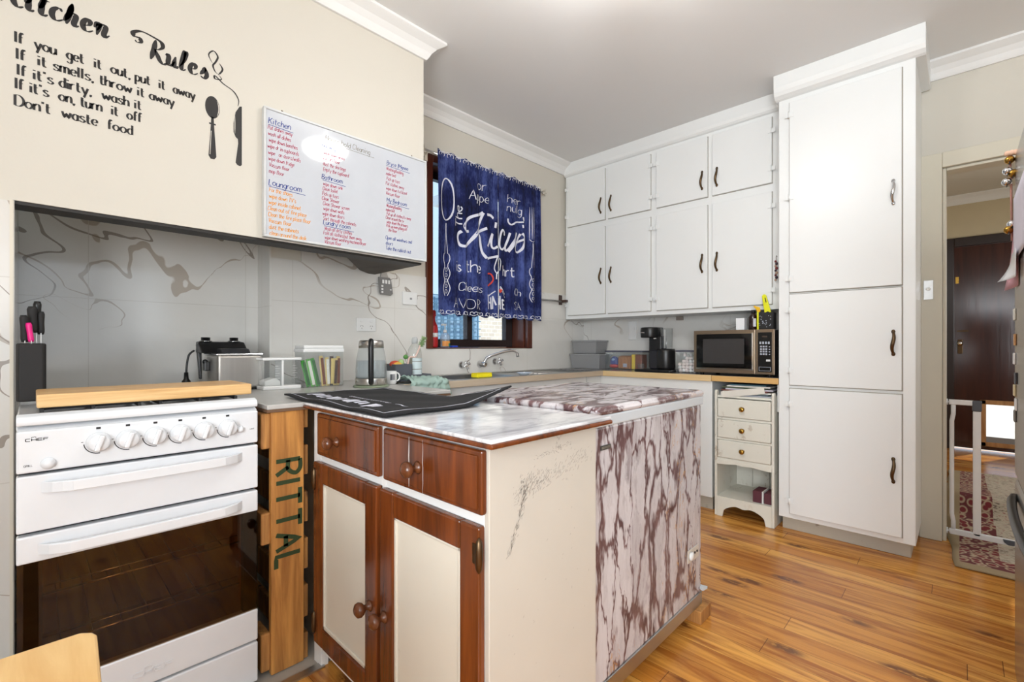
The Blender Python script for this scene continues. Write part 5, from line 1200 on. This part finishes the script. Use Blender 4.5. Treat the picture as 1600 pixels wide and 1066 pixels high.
m = MB(); m.lathe([(.012, .926), (.024, .927), (.026, .965), (.0245, .965), (.022, .93), (.001, .929)], (3.235, 1.755, 0), n=20)
o = m.obj('measuring_cup', CLEARP); tag(o, 'small clear cup on the drip base of the coffee machine', 'cup')
# marshmallows
MJ = thing('marshmallow_container', 'clear container of marshmallows with dark lid beside the microwave', 'container', (3.4, 1.44, .907))
x0, x1, y0, y1 = 3.30, 3.42, 1.362, 1.508
m = MB().box(x0, x0 + .002, y0, y1, .909, 1.058).box(x1 - .002, x1, y0, y1, .909, 1.058).box(x0 + .002, x1 - .002, y0, y0 + .002, .909, 1.058).box(x0 + .002, x1 - .002, y1 - .002, y1, .909, 1.058).box(x0, x1, y0, y1, .9072, .9092)
m.obj('clear_body', CLEARP, MJ)
BX(x0 - .004, x1 + .004, y0 - .004, y1 + .004, 1.058, 1.070).obj('lid', bpy.data.materials['dark_violet_grey'], MJ, .003)
msh = MB().lathe([(.008, -.011), (.0115, -.009), (.012, 0), (.0115, .009), (.008, .011)], n=12)
ms = []
for k, c in enumerate(((252, 250, 247), (250, 236, 232))):
    o = msh.obj('marshmallow', col_mat('marshmallow_' + ('white', 'pink')[k], *c, .8)); tag(o, ('white', 'pale pink')[k] + ' marshmallow heaped in the clear container', 'marshmallow', 'marshmallows in the clear container'); ms.append(o)
cnt = 0
for iz in range(5):
    for iy in range(5):
        for ix in range(4):
            z = .922 + iz*.0225
            if iz >= 3 and (iy > 3 or (iz == 4 and iy not in (1, 2))): continue
            if ix in (2,) and iz < 4: continue
            o = ms[(iz*3 + iy*2 + ix) % 2] if cnt < 0 else ms[0 if rnd.random() < .6 else 1].copy()
            col.objects.link(o); o.location = (3.317 + ix*.027 + rnd.uniform(-.002, .002), 1.380 + iy*.026 + rnd.uniform(-.003, .003), z)
            o.rotation_euler = (rnd.uniform(0, 3), rnd.uniform(0, 3), rnd.uniform(0, 3)); cnt += 1
ms[0].location = (3.36, 1.42, 1.036); ms[1].location = (3.335, 1.455, 1.036)
# microwave
MW = thing('microwave', 'bronze grey microwave with dark door on the bench below the wall cupboard', 'microwave', (3.37, 1.07, .907))
BZ = metal('bronze_steel', srgb(158, 140, 120), .32, 1)
x0, y0, y1, z0, z1 = 3.17, .822, 1.322, .922, 1.205
BX(x0 + .02, 3.54, y0 + .003, y1 - .003, z0, z1 - .002).obj('housing', MATTB, MW, .004)
d = BX(x0, x0 + .02, .932, y1, z0, z1).obj('door', BZ, MW, .003)
BX(x0 - .002, x0 + .001, .95, 1.302, .955, 1.18).obj('dark_glass', plain('microwave_glass', srgb(10, 10, 11), .06), d)
BX(x0 - .0026, x0 - .0015, .997, 1.258, .985, 1.148).obj('viewing_window', plain('window_mesh', srgb(62, 60, 60), .12), d)
BX(x0 - .003, x0 - .0004, .944, .952, .95, 1.185).box(x0 - .003, x0 - .0004, .944, 1.308, .947, .952).obj('bright_edge', CHROME, d)
p = BX(x0, x0 + .02, y0, .930, z0, z1).obj('control_panel', BZ, MW, .003)
BX(x0 - .002, x0 + .001, .836, .915, .938, 1.186).obj('keypad', plain('keypad_black', srgb(14, 14, 16), .2), p)
LGT = plain('keypad_print', srgb(170, 176, 188), .5)
m = MB()
for i in range(4):
    for j in range(3): m.box(x0 - .0026, x0 - .0019, .862 + j*.015, .8725 + j*.015, 1.045 + i*.0155, 1.0555 + i*.0155)
for i in range(4): m.box(x0 - .0026, x0 - .0019, .846, .853, 1.046 + i*.0155, 1.052 + i*.0155)
for i in range(4): m.box(x0 - .0026, x0 - .0019, .848 + i*.016, .858 + i*.016, 1.113, 1.128)
m.obj('keypad_buttons', LGT, p)
m = MB(); write(m, 'START', lambda u, v: (x0 - .0026, .905 - u, 1.024 + v), .005, .0005, .0007, sx=.9) if 0 else None
m.box(x0 - .0026, x0 - .0019, .845, .868, 1.005, 1.017).obj('white_key', WHITEP, p)
MB().box(x0 - .0026, x0 - .0019, .843, .909, .945, .947).box(x0 - .0026, x0 - .0019, .843, .909, .968, .970).box(x0 - .0026, x0 - .0019, .843, .845, .947, .968).box(x0 - .0026, x0 - .0019, .907, .909, .947, .968).obj('open_button_outline', LGT, p)
m = MB(); m.box(x0 - .0024, x0 - .0019, .862, .892, 1.155, 1.165).obj('dim_display', plain('dim_display', srgb(66, 56, 48), .3), p)
for x in (3.21, 3.50):
    for y in (.86, 1.28): MB().cyl((x, y, .9065), (x, y, .923), .014).obj('foot', BLACK, MW)
# on top of the microwave
o = BX(3.21, 3.26, 1.008, 1.060, 1.2055, 1.283).obj('small_box', col_mat('box_white', 236, 238, 240), None, .002); tag(o, 'small white box on top of the microwave', 'box')
o = thing('bottle', 'dark brown bottle with pale label on top of the microwave', 'bottle', (3.23, .96, 1.2055))
MB().lathe([(.026, 1.2056), (.028, 1.21), (.028, 1.285), (.014, 1.305), (.012, 1.325)], (3.235, .962, 0), n=20).obj('bottle_body', col_mat('brown_glass', 42, 26, 22, .12), o)
MB().lathe([(.014, 1.312), (.014, 1.332), (.001, 1.3325)], (3.235, .962, 0), n=16).obj('cap', BLACK, o)
m = MB(); m.grid(8, 1, lambda u, v: (3.235 - .0286*math.cos(-.9 + 1.3*u), .962 - .0286*math.sin(-.3 + 1.3*u), 1.225 + .052*v)); m.obj('label', col_mat('label_grey', 206, 208, 214), o)
o = thing('desk_fan', 'black wire caddy with pale specks on top of the microwave against the pantry', 'caddy', (3.24, .87, 1.2055))
m = tray(MB(), 3.20, 3.265, .835, .925, 1.2056, 1.312, .004); o.name = 'utility_caddy'; m.obj('caddy_body', MATTB, o, .003)
m = MB()
for k in range(18): m.box(3.1985, 3.2002, .838 + rnd.random()*.078, .842 + rnd.random()*.078 if 0 else 0, 0, 0) if 0 else None
for k in range(20):
    yy, zz = .838 + rnd.random()*.08, 1.212 + rnd.random()*.08; m.box(3.1985, 3.2002, yy, yy + .003 + rnd.random()*.004, zz, zz + .003 + rnd.random()*.004)
m.obj('pale_specks', LGT, o)
o = thing('bottle_opener', 'bright yellow plastic cutter with round hole leaning in the black caddy', 'cutter', (3.22, .87, 1.3)); o.name = 'rotary_cutter'
m = MB(); m.m = rot((3.215, .874, 1.33), -12, 'X')
m.prism([(.856, 1.30), (.866, 1.283), (.884, 1.283), (.894, 1.30), (.892, 1.33), (.886, 1.42), (.878, 1.428), (.868, 1.428), (.861, 1.42)], 'x', 3.208, 3.222); m.obj('handle', col_mat('neon_yellow', 232, 232, 20, .4), o, .003)
m = MB(); m.m = rot((3.215, .874, 1.33), -12, 'X'); m.cyl((3.2055, .875, 1.306), (3.2085, .875, 1.306), .011).obj('round_blade_cap', BLACK, o)
m = MB(); m.m = rot((3.215, .874, 1.33), -12, 'X'); m.box(3.2068, 3.2081, .867, .872, 1.375, 1.405).obj('dark_print', BLACK, o)
o = thing('clip', 'orange yellow plastic clip on the rim of the black caddy', 'clip', (3.2, .93, 1.33))
m = MB(); m.prism([(.925, 1.312), (.908, 1.318), (.912, 1.345), (.945, 1.358), (.95, 1.352), (.935, 1.335)], 'x', 3.192, 3.206).obj('jaw', col_mat('amber_plastic', 238, 186, 20, .4), o, .003)
BX(3.192, 3.1965, .918, .928, 1.2057, 1.318).obj('strap', bpy.data.materials['neon_yellow'], o, .001)
o = thing('bead_charm', 'string of dark red beads hanging at the end of the wall cupboard by the pantry', 'bead string', (3.27, .836, 1.66))
MB().tube([(3.2885, .838, 1.668), (3.274, .838, 1.672), (3.268, .838, 1.66), (3.268, .838, 1.515)], .0015, 6).obj('cord', BRONZE, o)
for k in range(9):
    MB().ball((3.268, .838 + .003*(-1)**k, 1.635 - k*.0145), .0075 + .002*(k % 2), 8).obj('bead', (col_mat('bead_red', 120, 40, 44), col_mat('bead_dark', 60, 40, 52), col_mat('bead_tan', 180, 150, 130))[k % 3], o)
# papers stuffed on the drawer chest
pc = ((176, 180, 190), (92, 110, 120), (226, 224, 214), (120, 64, 54), (200, 196, 206), (86, 96, 72), (232, 228, 220), (60, 96, 110))
for i, (a, b, c, d_) in enumerate(((.83, 1.135, 4, 0), (.84, 1.13, -6, .3), (.84, 1.12, 5, -.2), (.85, 1.125, -3, .2), (.835, 1.11, 8, .1), (.86, 1.12, -9, -.3), (.845, 1.10, 3, 0), (.88, 1.09, 12, .2))):
    m = MB(); z = .7825 + i*.0092; m.m = rot((3.28, .98, z), c*.5)
    m.box(3.128 + i*.004, 3.40, a, b, z, z + .0085)
    o = m.obj('magazine', col_mat('paper_%d' % i, *pc[i], .5), None, .001)
    tag(o, ('grey white', 'slate blue', 'cream', 'red brown', 'lilac white', 'olive', 'off white', 'teal')[i] + ' magazine in the stack on the small drawer chest, ' + ('lowest', 'second up from the bottom', 'third up', 'fourth up', 'fifth up', 'third down from the top', 'next to the top', 'topmost')[i], 'magazine', 'magazines on the drawer chest')
m = MB(); m.m = rot((3.13, 1.0, .80), -9, 'X'); m.box(3.112, 3.118, .86, 1.12, .785, .825); o = m.obj('picture_book', col_mat('book_cover', 226, 222, 212), None, .001); tag(o, 'thin pale picture book slanting in front of the magazine stack', 'book')

# ------------------------------------------------------------------ fridge
FG = thing('fridge', 'stainless steel fridge with bottom freezer at the edge of view by the doorway', 'fridge', (1.85, -.45, 0))
fx0, fx1, fy = 1.46, 2.205, -.125
BX(fx0 + .005, fx1 - .002, -.80, fy - .05, .03, 1.71).obj('cabinet', plain('fridge_side', srgb(150, 148, 146), .4), FG, .004)
d = BX(fx0, fx1, fy - .048, fy, .685, 1.715).obj('door', FRIDGE, FG, .012, 3)
d2 = BX(fx0, fx1, fy - .048, fy, .05, .675).obj('freezer_drawer', FRIDGE, FG, .012, 3)
m = MB(); n = 16
m.tube([(1.50 + .64*k/n, fy + .004 + .016*math.sin(PI*k/n)**.5, .628 - .0) for k in range(n + 1)], .011, 10).obj('handle', BLACK, d2)
for x in (1.50, 2.16):
    for y in (-.75, -.22): MB().cyl((x, y, 0), (x, y, .032), .02).obj('foot', BLACK, FG)
def paper(lab, x0, x1, z0, z1, mat, off, name='paper', cat='paper', curl=0):
    t = MB(); t.grid(6, 8, lambda u, v: (x0 + (x1 - x0)*u, fy + off + curl*(1 - v)**2*u**2, z0 + (z1 - z0)*v)); o = t.obj(name, mat, None, solid=.0008); tag(o, lab, cat); return o
paper('pink paper sheet curling off the far edge of the fridge door', 2.02, 2.20, 1.28, 1.50, col_mat('pink_paper', 206, 150, 160, .7), .003, curl=.02)
paper('pale lilac sheet overlapping the pink one on the fridge door', 1.80, 2.14, 1.36, 1.56, col_mat('lilac_paper', 206, 200, 212, .7), .006)
o = paper('crumpled clear plastic sleeve on the fridge door below the lilac sheet', 1.95, 2.1, 1.30, 1.38, col_mat('sleeve', 224, 226, 230, .2), .012, 'plastic_sleeve', 'plastic sleeve', .03)
mg = [((2.16, 1.20), (228, 226, 216), 'cream'), ((2.15, 1.12), (190, 140, 90), 'tan'), ((2.17, 1.06), (226, 226, 226), 'white'), ((2.12, 1.0), (60, 60, 66), 'charcoal'), ((2.16, .96), (216, 200, 160), 'sand'), ((2.11, .92), (230, 230, 230), 'pale grey'), ((2.15, .88), (120, 116, 112), 'grey')]
for (x, z), c, nm in mg:
    o = BX(x - .022, x + .022, fy + .0005, fy + .005, z - .018, z + .018).obj('fridge_magnet', col_mat('magnet_' + nm.replace(' ', '_'), *c), None, .002); tag(o, nm + ' square magnet on the fridge door below the papers', 'magnet', 'magnets on the fridge door')
o = thing('bell_string', 'cord of brassy round bells hanging from the fridge top', 'bells', (2.2, fy, 1.7))
MB().tube([(2.198, fy - .03, 1.719), (2.198, fy + .006, 1.718), (2.198, fy + .010, 1.69), (2.196, fy + .008, 1.62), (2.196, fy + .006, 1.44)], .003, 6).obj('cord', col_mat('pink_cord', 196, 150, 140, .8), o)
for k, (dy, z) in enumerate(((.012, 1.70), (.016, 1.665), (.004, 1.655), (.018, 1.63), (.014, 1.475), (.006, 1.492))):
    b = MB().ball((2.19, fy + dy, z), .013, 12).obj('bell', (BRASS, CHROME)[k % 2], o); MB().box(2.176, 2.204, fy + dy - .0015, fy + dy + .0015, z - .0135, z - .009).obj('bell_slot', BLACK, b)
for k in range(3): MB().ball((2.19, fy - .002 + .009*k, 1.722), .009, 8).obj('pale_bead', col_mat('peach_bead', 236, 196, 170), o)

# ------------------------------------------------------------------ doorway and hall
GT = thing('safety_gate', 'white metal child safety gate frame standing open in the doorway', 'gate', (3.62, -.35, 0))
gx = 3.60
GW = plain('gate_white', srgb(238, 239, 240), .3)
BX(gx - .012, gx + .012, -.055, .045, .772, .80).obj('top_bar', GW, GT, .004)
BX(gx - .012, gx + .012, -.70, .045, .045, .075).obj('bottom_bar', GW, GT, .004)
MB().tube([(gx, .03, .06), (gx, .03, .12), (gx, .036, .16), (gx, .036, .68), (gx, .03, .72), (gx, .03, .785)], .010, 10).obj('side_rail', GW, GT)
BX(gx - .012, gx + .012, -.080, -.048, .06, .742).obj('latch_post', GW, GT, .004)
BX(gx - .015, gx + .015, -.083, -.045, .742, .80).obj('latch_cap', SLATE, GT, .005)
BX(gx - .012, gx + .012, -.70, -.67, .06, .79).obj('far_post', GW, GT, .004)
MB().prism([(-.22, .075), (-.16, .075), (-.165, .06), (-.18, .048), (-.20, .048), (-.215, .06)], 'x', gx - .018, gx - .012).obj('foot_pedal', SLATE, GT, .002)
for z in (.786, .06):
    for y0, y1 in ((.045, .060), (-.745, -.70)):
        MB().cyl((gx, min(y0, y1), z), (gx, max(y0, y1), z), .005).cyl((gx, .052 if y1 > 0 else -.765, z), (gx, .0598 if y1 > 0 else -.755, z), .017).cyl((gx, .040 if y1 > 0 else -.712, z), (gx, .048 if y1 > 0 else -.704, z), .015).obj('pressure_bolt', GW, GT)
# long rug bunched into folds just past the doorway
def rz(x):
    z = .006
    z += .055*math.exp(-((x - 3.86)/.10)**2)
    t = (x - 4.18)/.16
    if x > 4.0: z += .12*math.exp(-max(0, (4.28 - x)/.09)**2) * math.exp(-max(0, (x - 4.28)/.55)**2)
    return z
RG = MB(); RG.grid(160, 24, lambda u, v: (3.2 + 2.45*u, .075 - .055*max(0, 1 - u*3) - .82*v + .004*math.sin(u*40), rz(3.2 + 2.45*u) + .004*math.sin(v*9 + u*30)*min(1, u*6)))
o = RG.obj('hall_rug', RUG, None, solid=.008); tag(o, 'red and cream oriental rug rumpled into folds through the doorway', 'rug')
# ceiling lamp above the freezer (its glare shows in the whiteboard)
CL = thing('ceiling_lamp', 'round opal pendant lamp hanging above the freezer', 'lamp', (1.43, .84, 2.7))
MB().lathe([(.05, 2.6995), (.05, 2.68), (.012, 2.675), (.012, 2.52)], (1.43, .84, 0), n=24).obj('lamp_stem', CORN, CL)
MB().lathe([(.001, 2.405), (.06, 2.41), (.11, 2.43), (.138, 2.455), (.142, 2.475), (.13, 2.50), (.08, 2.518), (.014, 2.522)], (1.43, .84, 0), n=32).obj('lamp_shade', emit('opal_lamp_glass', (1, .985, .96, 1), 38), CL)
